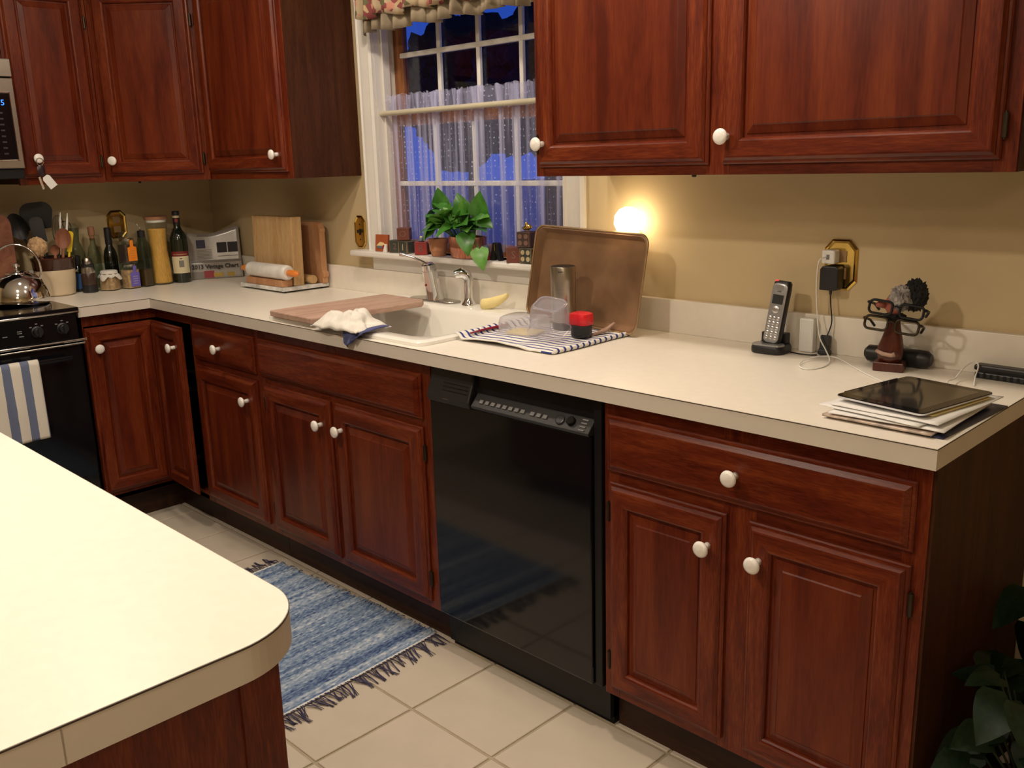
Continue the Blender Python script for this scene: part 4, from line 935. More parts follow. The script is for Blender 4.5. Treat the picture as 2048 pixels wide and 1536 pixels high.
# crock with utensils
ck = thing('crock', 'cream stoneware crock with brown rim holding cooking utensils', 'crock', (.190, -.826, zc))
O('body', B().lathe([(.062,0),(.070,.006),(.076,.05),(.079,.108),(.078,.110)], n=36, cap1=False), m['stoneware'], ck, smooth='auto')
O('rim', B().lathe([(.0785,.106),(.0805,.109),(.082,.142),(.0845,.146),(.085,.154),(.081,.158),(.075,.154),(.066,.02),(.0,.018)], n=36, cap0=False), m['stoneware_brown'], ck, smooth='auto')
CK = Vector((.190, -.826, zc))
def utensil(name, label, cat, foot, tip, handle_r, hmat, head=None, hm=None):
    """handle from foot (inside the crock) to tip; head is a builder in a frame whose z runs up the handle and whose x faces the room"""
    f0, t0 = Vector(foot), Vector(tip); t = thing(name, label, cat, f0, group='utensils in the crock')
    d = t0-f0; Ln = d.length; z = d.normalized(); x = (Vector((1,-.35,0)) - z*Vector((1,-.35,0)).dot(z)).normalized(); y = z.cross(x)
    Mx = Matrix((x, y, z)).transposed().to_4x4()
    O('handle', B().tube([(0,0,0), d*.5, d], handle_r, 8), m[hmat], t, smooth=True)
    if head:
        b = B(); b.xf = Matrix.Translation(d) @ Mx; head(b); O('head', b, m[hm or hmat], t, smooth='auto')
    return t
def bladehead(w_, h__, r=.018, th=.003, taper=.7):
    def f(b):
        pr = [(-w_/2*taper,0),(w_/2*taper,0)] + [(w_/2-r+r*cos(R(a)), h__-r+r*sin(R(a))) for a in range(0,91,15)] + [(-w_/2+r+r*cos(R(a)), h__-r+r*sin(R(a))) for a in range(90,181,15)]
        M0 = b.xf; b.xf = M0 @ Matrix(((0,0,1,0),(1,0,0,0),(0,1,0,0),(0,0,0,1))); b.prism(pr, -th/2, th/2)
    return f
def bowlhead(rx, rz_, dp=.012):
    def f(b):
        for j in range(1): pass
        def g(u, v): a = u*2*pi; rr = v; return (dp*(1-rr*rr)*-1+.002, rx*rr*cos(a), rz_+rz_*rr*sin(a))
        b.grid(g, 25, 7); 
        def g2(u, v): a = u*2*pi; rr = v; return (dp*(1-rr*rr)*-1-.003, rx*rr*cos(a), rz_+rz_*rr*sin(a))
        b.grid(g2, 25, 7)
    return f
def whiskhead(r_, h__):
    def f(b):
        for k in range(6):
            a = pi*k/6; pts = [(r_*sin(pi*t/12)**.7*cos(a)*(1 if True else 1)*( 1), r_*sin(pi*t/12)**.7*sin(a), h__*(1-cos(pi*t/12))/2) for t in range(13)]
            pts2 = [(-p[0], -p[1], p[2]) for p in pts]
            b.tube(pts, .0009, 5); b.tube(pts2, .0009, 5)
    return f
def prongs(b):
    for s_ in (-1, 1): b.tube([(0,0,-.01),(0,.012*s_,.012),(0,.013*s_,.05),(0,.013*s_,.085)], [.004,.005,.0045,.0015], 8)
zf_ = .03
utensil('spatula', 'wide black nylon spatula at the back of the crock', 'spatula', CK+Vector((-.040,.004,zf_)), (.140,-.842,1.185), .005, 'black_plastic', bladehead(.125,.110,.04), 'black_satin')
utensil('spoon', 'black nylon spoon leaning out toward the stove side of the crock', 'spoon', CK+Vector((-.022,-.012,zf_)), (.150,-.910,1.150), .005, 'black_plastic', bowlhead(.036,.055), 'black_satin')
utensil('turner', 'dark grey pointed turner before the black spatula in the crock', 'turner', CK+Vector((.004,-.012,zf_)), (.195,-.862,1.135), .005, 'charcoal', bladehead(.052,.105,.024,.003,.9), 'charcoal')
utensil('wooden_spoon', 'reddish wooden spoon at the front of the crock', 'spoon', CK+Vector((.040,.012,zf_)), (.236,-.796,1.105), .006, 'spoon_wood', bowlhead(.030,.042), 'spoon_wood')
utensil('carving_fork', 'pale two-pronged fork standing in the crock beside the wooden spoon', 'fork', CK+Vector((.006,.020,zf_)), (.212,-.778,1.165), .004, 'paper_tan', prongs, 'paper_white')
utensil('bowl_scraper', 'bright yellow scraper leaning out of the crock', 'scraper', CK+Vector((.024,.036,zf_)), (.222,-.768,1.090), .005, 'yellow_plastic', bladehead(.026,.085,.012,.005,.7), 'yellow_plastic')
utensil('whisk', 'dark wire whisk leaning out of the crock toward the bottles', 'whisk', CK+Vector((-.004,.014,zf_)), (.178,-.790,1.130), .005, 'steel_dull', whiskhead(.022,.110), 'charcoal')
utensil('skimmer', 'dark wire skimmer with a round head behind the yellow scraper', 'skimmer', CK+Vector((-.034,.022,zf_)), (.139,-.753,1.138), .004, 'charcoal', whiskhead(.026,.075), 'bronze')
def brush(b):
    bm = bmesh.new(); bmesh.ops.create_icosphere(bm, subdivisions=4, radius=1)
    vs2 = []
    for v in bm.verts:
        p = v.co.normalized(); d = 1+.16*noise.noise(p*5)+.10*noise.noise(p*14); vs2.append((p.x*.030*d, p.y*.036*d, .035+p.z*.040*d))
    b.add(vs2, [[v.index for v in f.verts] for f in bm.faces]); bm.free()
utensil('honey_mop', 'tan natural-fibre dish mop at the front of the crock', 'brush', CK+Vector((.030,-.020,zf_)), (.232,-.884,1.086), .006, 'spoon_wood', brush, 'oats')
utensil('ladle', 'brown wooden ladle low at the front of the crock', 'ladle', CK+Vector((.010,.000,zf_)), (.248,-.834,1.084), .006, 'spoon_wood', bowlhead(.017,.022,.008), 'spoon_wood')
# wooden paddle leaning on the wall behind the stove
single('wooden_paddle', 'dark brown wooden board leaning on the wall behind the kettle', 'cutting board', B().prism([(p[0], p[1]+.17) for p in rrect(.20, .34, .05, 6)], -.009, .009), m['spoon_wood'], (.130, -1.052, .919), rot=(R(90+0), R(0), R(74)), bev=.003)
# kettle
kt = thing('kettle', 'polished steel whistling kettle with a tall hoop handle on the cooktop', 'kettle', (.385, -1.030, .9185), R(65))
O('body', B().lathe([(.096,0),(.103,.003),(.105,.010),(.104,.030),(.097,.062),(.083,.090),(.062,.110),(.044,.118),(.042,.120)], n=48), m['chrome'], kt, smooth='auto')
O('lid', B().lathe([(.043,.118),(.041,.124),(.026,.130),(.008,.132),(.006,.140)], n=36), m['chrome'], kt, smooth='auto')
O('lid_knob', B().lathe([(.004,.138),(.011,.143),(.014,.150),(.011,.158),(.002,.161)], n=20), m['chrome'], kt, smooth='auto')
O('handle', B().tube([(.084*cos(R(a)), 0, .135+.095*sin(R(a))) for a in range(-38, 219, 8)], .0042, 10), m['chrome'], kt, smooth=True)
O('handle', B().tube([(.084*cos(R(a)), .016, .135+.095*sin(R(a))) for a in range(-38, 219, 8)], .0030, 10), m['chrome'], kt, smooth=True)
O('spout', B().tube([(-.075,-.02,.070),(-.105,-.03,.090),(-.125,-.035,.108)], [.024,.019,.017], 16), m['chrome'], kt, smooth='auto')

# ================================================================== WINDOW SILL
ZW = 1.0835
cu = thing('cafe_curtain', 'sheer white dotted cafe curtain with ruffled top across the lower window', 'curtain', (1.83, .034, 1.10))
def pleat(x): return .0065*sin(x*95+2.2*sin(x*11)) + .003*sin(x*211)
def curt(u, v):
    x = -.445+.890*u; z = .004+.492*v; am = 1-.3*v
    return (x, pleat(x)*am, z)
O('panel', B().grid(curt, 420, 8), m['lace'], cu, smooth=True)
def ruf(u, v):
    x = -.445+.890*u; z = .496+.060*v + .004*v*sin(x*140)
    return (x, pleat(x)*(.4+.9*v)-.002, z)
O('ruffle', B().grid(ruf, 420, 5), m['lace'], cu, smooth=True)
def ruf2(u, v):
    x = -.445+.890*u; z = .496+.058*v + .004*v*sin(x*170+1)
    return (x, pleat(x+.02)*(.4+.9*v)-.007, z)
O('ruffle', B().grid(ruf2, 420, 5), m['lace'], cu, smooth=True)
single('curtain_rod', 'cream tension rod carrying the sheer cafe curtain', 'rod', B().tube([(-.466,0,0),(.466,0,0)], .0095, 14), m['rod_cream'], (1.8275, .018, 1.592), smooth='auto')
va = thing('valance', 'gathered floral valance with a taupe ruffle at the top of the window', 'valance', (1.83, -.05, 2.0))
def vp(x): return .015*sin(x*88+1.8*sin(x*17)) + .004*sin(x*190+2)
def v1(u, v):
    x = -.462+.924*u; z = -.132+.24*(1-v)*0 + v*.22; return (x, vp(x)*(1.15-v*.75)-.006, z+.006*sin(x*30)*(1-v))
def v2(u, v):
    x = -.462+.924*u; z = -.086 + v*.18; return (x, vp(x+.01)*(1.2-v*.75)-.030, z+.008*sin(x*36)*(1-v))
O('taupe_ruffle', B().grid(v1, 260, 8), m['valance_taupe'], va, smooth=True, thick=.0015)
O('floral_ruffle', B().grid(v2, 260, 8), m['floral'], va, smooth=True, thick=.0015)
O('rod', B().tube([(-.47,.0,.085),(.47,.0,.085)], .008, 10), m['rod_cream'], va)
# brass plates
def brass_plate(name, label, x, z, w_, h__, kind, wall='back'):
    if wall == 'back': t = thing(name, label, 'wall plate', (x, -.0005, z), 0, group='brass wall plates')
    else: t = thing(name, label, 'wall plate', (.0005, x, z), R(90), group='brass wall plates')
    def oc(w2, h2, c): return [(-w2+c*.9,-h2),(w2-c*.9,-h2),(w2,-h2+c),(w2,h2-c),(w2-c*.9,h2),(-w2+c*.9,h2),(-w2,h2-c),(-w2,-h2+c)]
    b = B(); loft(b, [[(p[0], y, p[1]) for p in oc(w_/2-i, h__/2-i, .022-i*.3)] for i, y in ((0,0),(0,-.003),(.004,-.006),(.009,-.0035),(.011,-.0035))])
    O('plate', b, m['brass'], t)
    if kind == 'switch':
        O('toggle', B().box(-.004,.004,-.016,-.003,-.004,.010), m['black_plastic'], t, bev=.001); O('slot', B().box(-.006,.006,-.0045,-.003,-.012,.012), m['black_satin'], t)
        for s_ in (-1, 1): O('screw', B().lathe([(.003,-.003),(.003,-.005)], (0,0,.030*s_), 10, axis='y'), m['bronze'], t)
    else:
        for s_ in (-1, 1):
            O('receptacle', B().box(-.016,.016,-.0055,-.003, .021*s_-.014, .021*s_+.014), m['block_rim'], t, bev=.004)
    return t
brass_plate('switch_plate', 'brass octagonal switch plate on the wall left of the window casing', 1.208, 1.149, .072, .128, 'switch')
brass_plate('outlet_plate', 'brass octagonal outlet plate on the wall with two chargers plugged in', 3.208, 1.137, .086, .125, 'outlet')
brass_plate('outlet_plate', 'brass octagonal plate on the stove wall behind the jars', -.468, 1.175, .086, .125, 'outlet', 'left')
brass_plate('outlet_plate', 'brass octagonal outlet plate behind the glowing night light', 2.548, 1.155, .086, .125, 'outlet')
# night light
nl = thing('night_light', 'small plug-in night light with a glowing warm globe above the baking sheet', 'night light', (2.580, -.0064, 1.180))
O('plug_body', B().box(-.018, .018, -.030, 0, -.022, .014), m['white_plastic'], nl, bev=.004)
O('globe', B().lathe([(.0,-.006),(.012,-.004),(.030,.010),(.0405,.034),(.0385,.058),(.026,.075),(.010,.082),(.0,.083)], (0,-.0425,.009), 28), m['lamp_globe'], nl, smooth=True)
ld = bpy.data.lights.new('night_bulb', 'POINT'); ld.energy = .5; ld.color = (1.0,.70,.38); ld.shadow_soft_size = .045
lo = bpy.data.objects.new('night_bulb', ld); C.objects.link(lo); lo.parent = nl; lo.location = (0, -.096, .044)

# toy blocks
def block(label, x, y, s_, rz, mt, z=ZW, marks=None, mm='block_mark', rim=True, right=None):
    t = thing('toy_block', label, 'block', (x, y, z), R(rz), group='wooden toy blocks on the sill')
    O('cube', B().box(-s_/2, s_/2, -s_/2, s_/2, 0, s_), m[mt], t, bev=.0015)
    if rim:
        q = s_/2-.0025; e_ = s_/2
        O('face_rim', B().tube([(-q,-e_,.0025),(q,-e_,.0025),(q,-e_,s_-.0025),(-q,-e_,s_-.0025)], .0010, 5, closed=True), m['block_rim' if mm == 'block_mark' else 'block_mark_dim'], t)
        O('face_rim', B().tube([(e_,-q,.0025),(e_,q,.0025),(e_,q,s_-.0025),(e_,-q,s_-.0025)], .0010, 5, closed=True), m['block_rim' if mm == 'block_mark' else 'block_mark_dim'], t)
    if marks == 'dots':
        for dx in (-.22,.22):
            for dz in (.29,.71): O('dot', B().lathe([(s_*.16,0),(s_*.16,-.0012)], (dx*s_, -s_/2, dz*s_), 14, axis='y'), m[mm], t)
    elif marks:
        text('letter', marks, s_*.72, m[mm], Matrix.Translation((0, -s_/2-.0004, s_/2)) @ Matrix.Rotation(R(90), 4, 'X'), t, world=False)
    if right: text('letter', right, s_*.72, m[mm], Matrix.Translation((s_/2+.0004, 0, s_/2)) @ Matrix.Rotation(R(90), 4, 'Z') @ Matrix.Rotation(R(90), 4, 'X'), t, world=False)
    return t
BS = .046
block('dark green toy block with a number 2 beside the orange plaque', 1.463, -.022, BS, 28, 'block_green', marks='2', mm='block_mark_dim')
block('dark green toy block with a number 1 beneath the brown block', 1.527, -.026, BS, 8, 'block_green', marks='1')
block('brown toy block with a letter O stacked on two dark green blocks', 1.508, -.020, BS, 38, 'block_brown', z=ZW+BS+.001, marks='O', mm='block_mark_dim', right='8')
block('bright red toy block beside the terracotta pot', 1.618, -.030, BS, 40, 'block_red', marks='B', mm='block_mark_dim', right='E')
block('dark red toy block with a faint curved mark, beneath the dark top block', 2.103, -.034, .050, 30, 'block_brown', marks='S', mm='block_mark_dim')
block('dark green toy block with four pale dots', 2.166, -.028, .051, 3, 'block_green', marks='dots')
block('red toy block half hidden by the baking sheet', 2.226, -.022, .050, 5, 'block_red', marks='B', mm='block_mark_dim')
block('very dark toy block with four dim dots, under the little brass bird', 2.150, -.026, .050, 12, 'block_dark', z=ZW+.0515, marks='dots', mm='block_mark_dim')
pq = thing('plaque', 'small orange-brown plaque with a cream fish shape leaning on the sill', 'plaque', (1.385, -.034, ZW), rot=(R(-6), 0, R(6)))
O('board', B().box(-.034, .034, -.005, .005, 0, .064), m['plaque_orange'], pq, bev=.001)
b = B(); b.prism([(-.026,.022),(-.008,.036),(.010,.034),(.022,.026),(.022,.021),(-.026,.0215)], 0, .001); b.v = [Vector((p.x, -.0052-p.z, p.y)) for p in b.v]; O('inlay', b, m['plaque_cream'], pq)
b = B(); b.prism([(-.020,.012),(.010,.012),(.014,.0205),(-.024,.0210)], 0, .001); b.v = [Vector((p.x, -.0052-p.z, p.y)) for p in b.v]; O('inlay', b, m['slate'], pq)
O('inlay', B().lathe([(.008,-.005),(.008,-.0068)], (.014,0,.017), 16, axis='y'), m['block_red'], pq)
b = B(); b.prism([(-.010,0),(.012,0),(.012,.030),(.006,.032)], -.004, .004); b.v = [Vector((p.x, p.z, p.y)) for p in b.v]
single('white_figurine', 'tiny white wedge-shaped ornament beside the orange plaque', 'ornament', b, m['white_plastic'], (1.428, -.054, ZW), bev=.001)
b = B(); b.lathe([(.010,0),(.011,.006),(.007,.013),(.004,.017),(.0,.018)], n=14)
bz = thing('bead_ornament', 'tiny dark bead figure sitting on the bright red block', 'ornament', (1.615, -.028, ZW+BS+.0005))
O('body', b, m['slate'], bz, smooth=True); O('cap', B().lathe([(.006,.013),(.005,.018),(.0,.021)], n=12), m['plaque_cream'], bz, smooth=True)
# pots and plant
tp = thing('terracotta_pot', 'small terracotta pot between the red block and the copper planter', 'pot', (1.712, -.030, ZW))
O('pot', B().lathe([(.024,0),(.026,.002),(.033,.045),(.0365,.046),(.037,.062),(.034,.062),(.031,.02),(.0,.018)], n=28), m['terracotta'], tp, smooth='auto')
O('soil', B().lathe([(.0,.050),(.032,.050)], n=20), m['soil'], tp)
pl_ = thing('pothos', 'leafy green pothos plant in an oval hammered copper planter', 'plant', (1.858, -.022, ZW))
def ov(a, rx, ry, z): return (rx*cos(a), ry*sin(a), z)
b = B(); prof = [(.070,.040,0),(.074,.044,.003),(.078,.047,.034),(.0795,.048,.037),(.079,.0475,.040),(.081,.049,.070),(.083,.050,.074),(.080,.047,.074),(.074,.042,.03)]
loft(b, [[ov(2*pi*k/48, rx*(1+.012*cos(24*2*pi*k/48)), ry*(1+.012*cos(24*2*pi*k/48)), z) for k in range(48)] for rx, ry, z in prof], cap0=True, cap1=False); O('planter', b, m['copper'], pl_, smooth='auto')
O('soil', B().add([ov(2*pi*k/32, .077, .045, .060) for k in range(32)], [tuple(range(32))]), m['soil'], pl_)
def leafmesh(fold, curl):
    b = B(); rows = 8
    pts = []
    for j in range(rows+1):
        t = j/rows; w_ = .5*(1.05*(t*4)**.55 if t < .25 else 1.05*((1-t)/.75)**.75) if t < 1 else 0
        w_ = .46*min(1, (t+.02)/.16)**.6*max(0, 1-((max(t,.16)-.16)/.84)**1.7)
        back = -.10*max(0, 1-t/.12)
        for i in range(-2, 3):
            s_ = i/2; x = s_*w_; y = t + (-.13*abs(s_)*max(0, 1-t/.22)); z = fold*abs(x) - curl*t*t + .02*sin(t*9)*s_
            pts.append((x, y, z))
    fs = [(j*5+i, j*5+i+1, j*5+i+6, j*5+i+5) for j in range(rows) for i in range(4)]
    b.add(pts, fs); return b
LM = []
def leaf(parent, pos, dirv, size, roll, mat, kind=0):
    """dirv: from the stem joint to the tip"""
    key = (kind, mat)
    src = next((l for k, l in LM if k == key), None)
    if src is None:
        o = O('leaf', leafmesh((.25,.45,.12)[kind], (.22,.10,.38)[kind]), m[mat], parent, smooth=True); LM.append((key, o))
    else: o = dup(src, parent)
    d = Vector(dirv).normalized(); upv = Vector((0,-.55,.85)); x = d.cross(upv); x = x.normalized() if x.length > 1e-4 else Vector((1,0,0)); z = x.cross(d)
    Mx = Matrix((x, d, z)).transposed() @ Matrix.Rotation(R(roll), 3, 'Y')
    o.rotation_euler = Mx.to_euler(); o.location = pos; o.scale = (size, size, size)
    return o
def at(x, z, y=-.05): return Vector((x-1.858, y+.022, z-ZW))
st = B()
LV = [ # joint x,z,y -> direction, size, roll
 (1.728,1.245,-.045,(-.55,-.25,-.75),.075,30,'leaf',1), (1.735,1.255,-.03,(.05,-.2,1.0),.070,60,'leaf',1), (1.745,1.268,-.05,(.95,-.3,-.25),.062,-30,'leaf',0),
 (1.770,1.20,-.09,(-.85,-.25,-.45),.090,-20,'leaf_light',2), (1.765,1.205,-.08,(-.55,-.4,-.5),.080,25,'leaf',2), (1.79,1.19,-.10,(-.9,-.3,-.05),.075,10,'leaf',0),
 (1.80,1.205,-.09,(.75,-.3,.62),.095,-35,'leaf_light',1), (1.80,1.20,-.06,(.3,-.2,.9),.080,30,'leaf',0), (1.865,1.225,-.06,(.95,-.2,.35),.080,-20,'leaf',0),
 (1.955,1.232,-.045,(.15,-.2,1.0),.085,40,'leaf',1), (1.95,1.235,-.05,(.85,-.3,-.35),.075,20,'leaf',2), (1.965,1.22,-.06,(.9,-.2,.35),.055,-10,'leaf_light',0),
 (1.925,1.175,-.09,(.45,-.4,-.75),.075,-15,'leaf',2), (1.86,1.20,-.09,(-.3,-.6,-.25),.070,0,'leaf',0),
 (1.90,1.21,-.08,(.6,-.5,.1),.080,10,'leaf',0), (1.84,1.21,-.08,(-.3,-.5,.6),.075,20,'leaf',0), (1.985,1.125,-.085,(.45,-.35,-.8),.070,-10,'leaf_light',2),
 (1.722,1.205,-.06,(-.35,-.4,-.45),.055,20,'leaf',2), (1.88,1.235,-.04,(-.1,-.3,.95),.06,-30,'leaf_light',1)]
for (x, z, y, d, s_, ro, mt_, kd) in LV:
    p_ = at(x, z, y); leaf(pl_, p_, d, s_, ro, mt_, kd)
    st.tube([(p_.x*.35, p_.y*.25, .06), (p_.x*.7, p_.y*.7, (p_.z+.075)/2), p_], .0016, 5)
for k in range(26):
    a = random.uniform(0, 2*pi); r_ = random.uniform(.1, 1)**.5
    p_ = Vector((.105*r_*cos(a), -.036+.034*r_*sin(a), random.uniform(.105,.150)))
    d = (cos(a)+random.uniform(-.3,.3), min(sin(a)*.7-.35, -.15), random.uniform(-.25,.7)); leaf(pl_, p_, d, random.uniform(.050,.078), random.uniform(-35,35), random.choice(['leaf','leaf','leaf_light']), random.choice([0,0,2]))
    st.tube([(p_.x*.5, p_.y*.4, .06), p_], .0014, 5)
O('stems', st, m['stem'], pl_, smooth=True)
# dark A-shaped figurine, grey trinket, brass figure
fg = thing('penguin_figurine', 'small black A-shaped figurine on the sill beside the drooping pothos leaf', 'figurine', (2.012, -.030, ZW))
b = B(); b.prism([(-.026,0),(-.010,0),(-.002,.026),(.004,.026),(.012,.0),(.026,0),(.012,.060),(-.012,.060)], -.010, .010); b.v = [Vector((p.x, p.z, p.y)) for p in b.v]; O('body', b, m['black_satin'], fg, bev=.003)
O('gold_line', B().box(-.0015,.0015,-.0112,-.0098,.034,.056), m['brass'], fg)
lathe_thing('trinket', 'small grey and red trinket pot beside the copper planter', 'ornament', 1.968, -.040, [('base', [(.015,0),(.018,.004),(.016,.020),(.012,.024)], 'label_maroon'), ('top', [(.012,.023),(.014,.028),(.012,.044),(.006,.050),(.0,.051)], 'slate')], z=ZW, group=None, n=16)
bf = thing('brass_bird', 'little brass bird ornament sitting on the very dark toy block', 'ornament', (2.155, -.028, ZW+.0515+.0505))
b = B(); b.tube([(-.024,0,.010),(-.012,0,.010),(.0,0,.013),(.012,0,.015),(.020,0,.013)], [.002,.007,.0105,.008,.002], 12); O('body', b, m['brass'], bf, smooth=True)
O('head', B().lathe([(0,.016),(.005,.018),(.006,.023),(.003,.029),(0,.031)], (-.004,0,0), 12), m['brass'], bf, smooth=True)
for s_ in (-.004,.004): O('leg', B().tube([(.002,s_,0),(.002,s_,.008)], .0018, 6), m['brass'], bf)
# ================================================================== RIGHT END OF THE WORKTOP
ph = thing('cordless_phone', 'silver and black cordless telephone standing in its charging cradle', 'telephone', (3.075, -.088, CT+.0003), R(3))
b = B(); loft(b, [[(p[0]*s_, p[1]*s_*(1 if z < .02 else 1), z) for p in rrect(.088, .082, .022, 5)] for s_, z in ((.94,0),(1,.003),(1.0,.014),(.92,.022))]); b.box(-.034, .034, .010, .034, .015, .048); 
O('cradle', b, m['black_plastic'], ph, smooth='auto', bev=.002)
b = B(); loft(b, [[(p[0], p[1]-.018, z) for p in rrect(w_, .040, .014, 5)] for w_, z in ((.082,.0205),(.078,.0245))]); O('cradle_face', b, m['silver_plastic'], ph, smooth='auto')
hs_ = []
Hm = Matrix.Translation((.002, -.004, .018)) @ Matrix.Rotation(R(-9), 4, 'X') @ Matrix.Rotation(R(5), 4, 'Y')
def hsec(w_, d_, z, yc=0): return [tuple(Hm @ Vector((p[0], p[1]+yc, z))) for p in rrect(w_, d_, min(w_, d_)*.32, 4)]
b = B(); loft(b, [hsec(.044,.022,0), hsec(.047,.026,.006), hsec(.046,.026,.06), hsec(.045,.025,.11), hsec(.046,.024,.145), hsec(.044,.022,.160), hsec(.036,.016,.166)]); hd = O('handset', b, m['black_plastic'], ph, smooth='auto')
b = B(); b.xf = Hm; loft(b, [[(p[0], y, p[1]+.083) for p in rrect(w_, h__, .012, 5)] for w_, h__, y in ((.040,.152,-.0115),(.040,.152,-.0135),(.037,.149,-.0145))]); O('faceplate', b, m['silver_plastic'], hd, smooth='auto')
b = B(); b.xf = Hm; b.box(-.0145, .0145, -.0155, -.0140, .106, .130); O('screen', b, m['screen_grey'], hd, bev=.001)
b = B(); b.xf = Hm; b.lathe([(.009,-.0140),(.009,-.0165),(.006,-.0175)], (0,0,.092), 18, axis='y'); O('navigation_key', b, m['aluminium'], hd, smooth='auto')
for r_ in range(5):
    for c_ in (-1, 0, 1):
        b = B(); b.xf = Hm; b.lathe([(.0046,-.0140),(.0046,-.0162),(.003,-.0168)], (.0115*c_, 0, .020+.0125*r_), 10, axis='y'); O('key', b, m['aluminium'], hd, smooth='auto')
b = B(); b.xf = Hm; b.prism(rrect(.022,.014,.006,4), 0, .0012); b.v = [Hm @ Vector(((Hm.inverted() @ p).x, -.0146-(Hm.inverted() @ p).z, (Hm.inverted() @ p).y+.148)) for p in b.v]; O('earpiece', b, m['aluminium'], hd)
b = B(); b.xf = Hm; b.box(-.018,-.010,-.009,-.004,.158,.1665); O('message_light', b, m['red_led'], hd, bev=.001)
text('lettering', 'at&t', .0065, m['print_dark'], Hm @ Matrix.Translation((0,-.0147,.1385)) @ Matrix.Rotation(R(90), 4, 'X'), hd, world=False)
single('white_adapter_box', 'slim white plastic box standing behind the telephone against the backsplash', 'box', B().box(-.020,.020,-.011,.011,0,.088), m['white_plastic'], (3.146, -.034, CT+.0003), bev=.005)
ct_ = thing('cord_connector', 'black cord connector block leaning on the backsplash by the white cable', 'connector', (3.198, -.046, CT+.0003), rot=(R(-12), 0, R(6)))
O('block', B().box(-.012,.012,-.009,.009,.004,.050), m['black_plastic'], ct_, bev=.003); O('block', B().box(-.013,.016,-.016,.010,0,.014), m['black_plastic'], ct_, bev=.004)
wc = thing('usb_charger', 'small white cube charger plugged into the upper socket of the brass plate', 'charger', (3.190, -.006, 1.158))
O('cube', B().box(-.017,.017,-.030,0,-.017,.017), m['white_plastic'], wc, bev=.004); O('port', B().box(-.004,.004,-.0306,-.029,-.006,.006), m['grey_print'], wc)
ba = thing('power_adapter', 'black power adapter plugged into the lower socket of the brass plate', 'charger', (3.196, -.006, 1.112))
O('body', B().prism([(-.024,-.036),(.018,-.036),(.024,-.028),(.024,.018),(.018,.024),(-.018,.024),(-.024,.016)], 0, .034), m['black_plastic'], ba, bev=.003)
ba.children[0].data.transform(Matrix(((1,0,0,0),(0,0,-1,0),(0,1,0,0),(0,0,0,1))))
O('strain_relief', B().tube([(0,-.018,-.034),(0,-.018,-.048)], [.0045,.0028], 8), m['black_plastic'], ba)
def smoothpts(P, k=6):
    out = []; P = [Vector(p) for p in P]
    for i in range(len(P)-1):
        p0, p1, p2, p3 = P[max(i-1,0)], P[i], P[i+1], P[min(i+2,len(P)-1)]
        for j in range(k):
            t = j/k; out.append(.5*((2*p1)+(-p0+p2)*t+(2*p0-5*p1+4*p2-p3)*t*t+(-p0+3*p1-3*p2+p3)*t**3))
    return out+[P[-1]]
zk = CT+.0022
single('black_cord', 'thin black cord from the power adapter down to the telephone cradle', 'cord', B().tube(smoothpts([(3.196,-.024,1.066),(3.199,-.026,1.04),(3.206,-.030,1.00),(3.203,-.034,.975),(3.199,-.040,.960)]), .0018, 6), m['black_plastic'], smooth=True)
single('black_cord', 'thin black cord lying on the worktop between connector block and telephone cradle', 'cord', B().tube(smoothpts([(3.188,-.064,zk),(3.175,-.075,zk),(3.150,-.078,zk),(3.120,-.072,zk)]), .0018, 6), m['black_plastic'], smooth=True)
single('white_cable', 'white charging cable looping from the cube charger to the tablet', 'cable', B().tube(smoothpts([(3.188,-.037,1.158),(3.176,-.052,1.150),(3.168,-.045,1.10),(3.170,-.040,1.03),(3.190,-.060,.965),(3.222,-.085,.935),(3.252,-.125,zk+.004),(3.262,-.180,zk),(3.248,-.222,zk),(3.222,-.215,zk+.002),(3.203,-.165,zk+.004),(3.212,-.110,zk+.006),(3.240,-.085,zk+.006),(3.275,-.095,zk),(3.320,-.140,zk),(3.375,-.190,zk),(3.430,-.235,zk),(3.478,-.275,zk+.002)]), .0017, 6), m['white_plastic'], smooth=True)
single('white_cable', 'short white cable looping up behind the stack of papers', 'cable', B().tube(smoothpts([(3.585,-.290,CT+.030),(3.570,-.240,CT+.026),(3.552,-.150,CT+.012),(3.552,-.095,CT+.028),(3.562,-.072,CT+.036),(3.574,-.078,CT+.030),(3.580,-.110,CT+.012),(3.592,-.150,zk)]), .0017, 6), m['white_plastic'], smooth=True)
# eyeglass stand figure
es = thing('eyeglass_stand', 'carved dark wood bust used as an eyeglass stand, with tufted head', 'figurine', (3.390, -.108, CT+.0003), R(14))
O('plinth', B().box(-.033,.033,-.024,.024,0,.021), m['statue_wood'], es, bev=.002)
def ell(rx, ry, z, dx=0, dy=0): return [(dx+rx*cos(2*pi*k/20), dy+ry*sin(2*pi*k/20), z) for k in range(20)]
b = B(); loft(b, [ell(.024,.019,.019), ell(.027,.021,.030), ell(.029,.022,.042), ell(.028,.021,.055), ell(.023,.018,.075,.002), ell(.017,.015,.098,.003), ell(.014,.013,.118,.003), ell(.014,.013,.136,.003)]); O('torso', b, m['statue_wood'], es, smooth=True)
b = B(); b.tube([(-.028,-.014,.046),(-.012,-.026,.042),(.006,-.028,.040),(.014,-.026,.043)], [.004,.005,.005,.006], 10); O('clasped_hands', b, m['velcro_tan'], es, smooth=True)
b = B(); loft(b, [ell(.012,.012,.130,.003), ell(.019,.018,.145,0,-.002), ell(.021,.020,.160,.002), ell(.016,.016,.176,.006), ell(.005,.005,.182,.008)]); O('face', b, m['pink_skin'], es, smooth=True)
b = B(); b.tube([(-.016,-.008,.152),(-.030,-.014,.154),(-.036,-.016,.152)], [.008,.007,.004], 10); O('nose', b, m['pink_skin'], es, smooth=True)
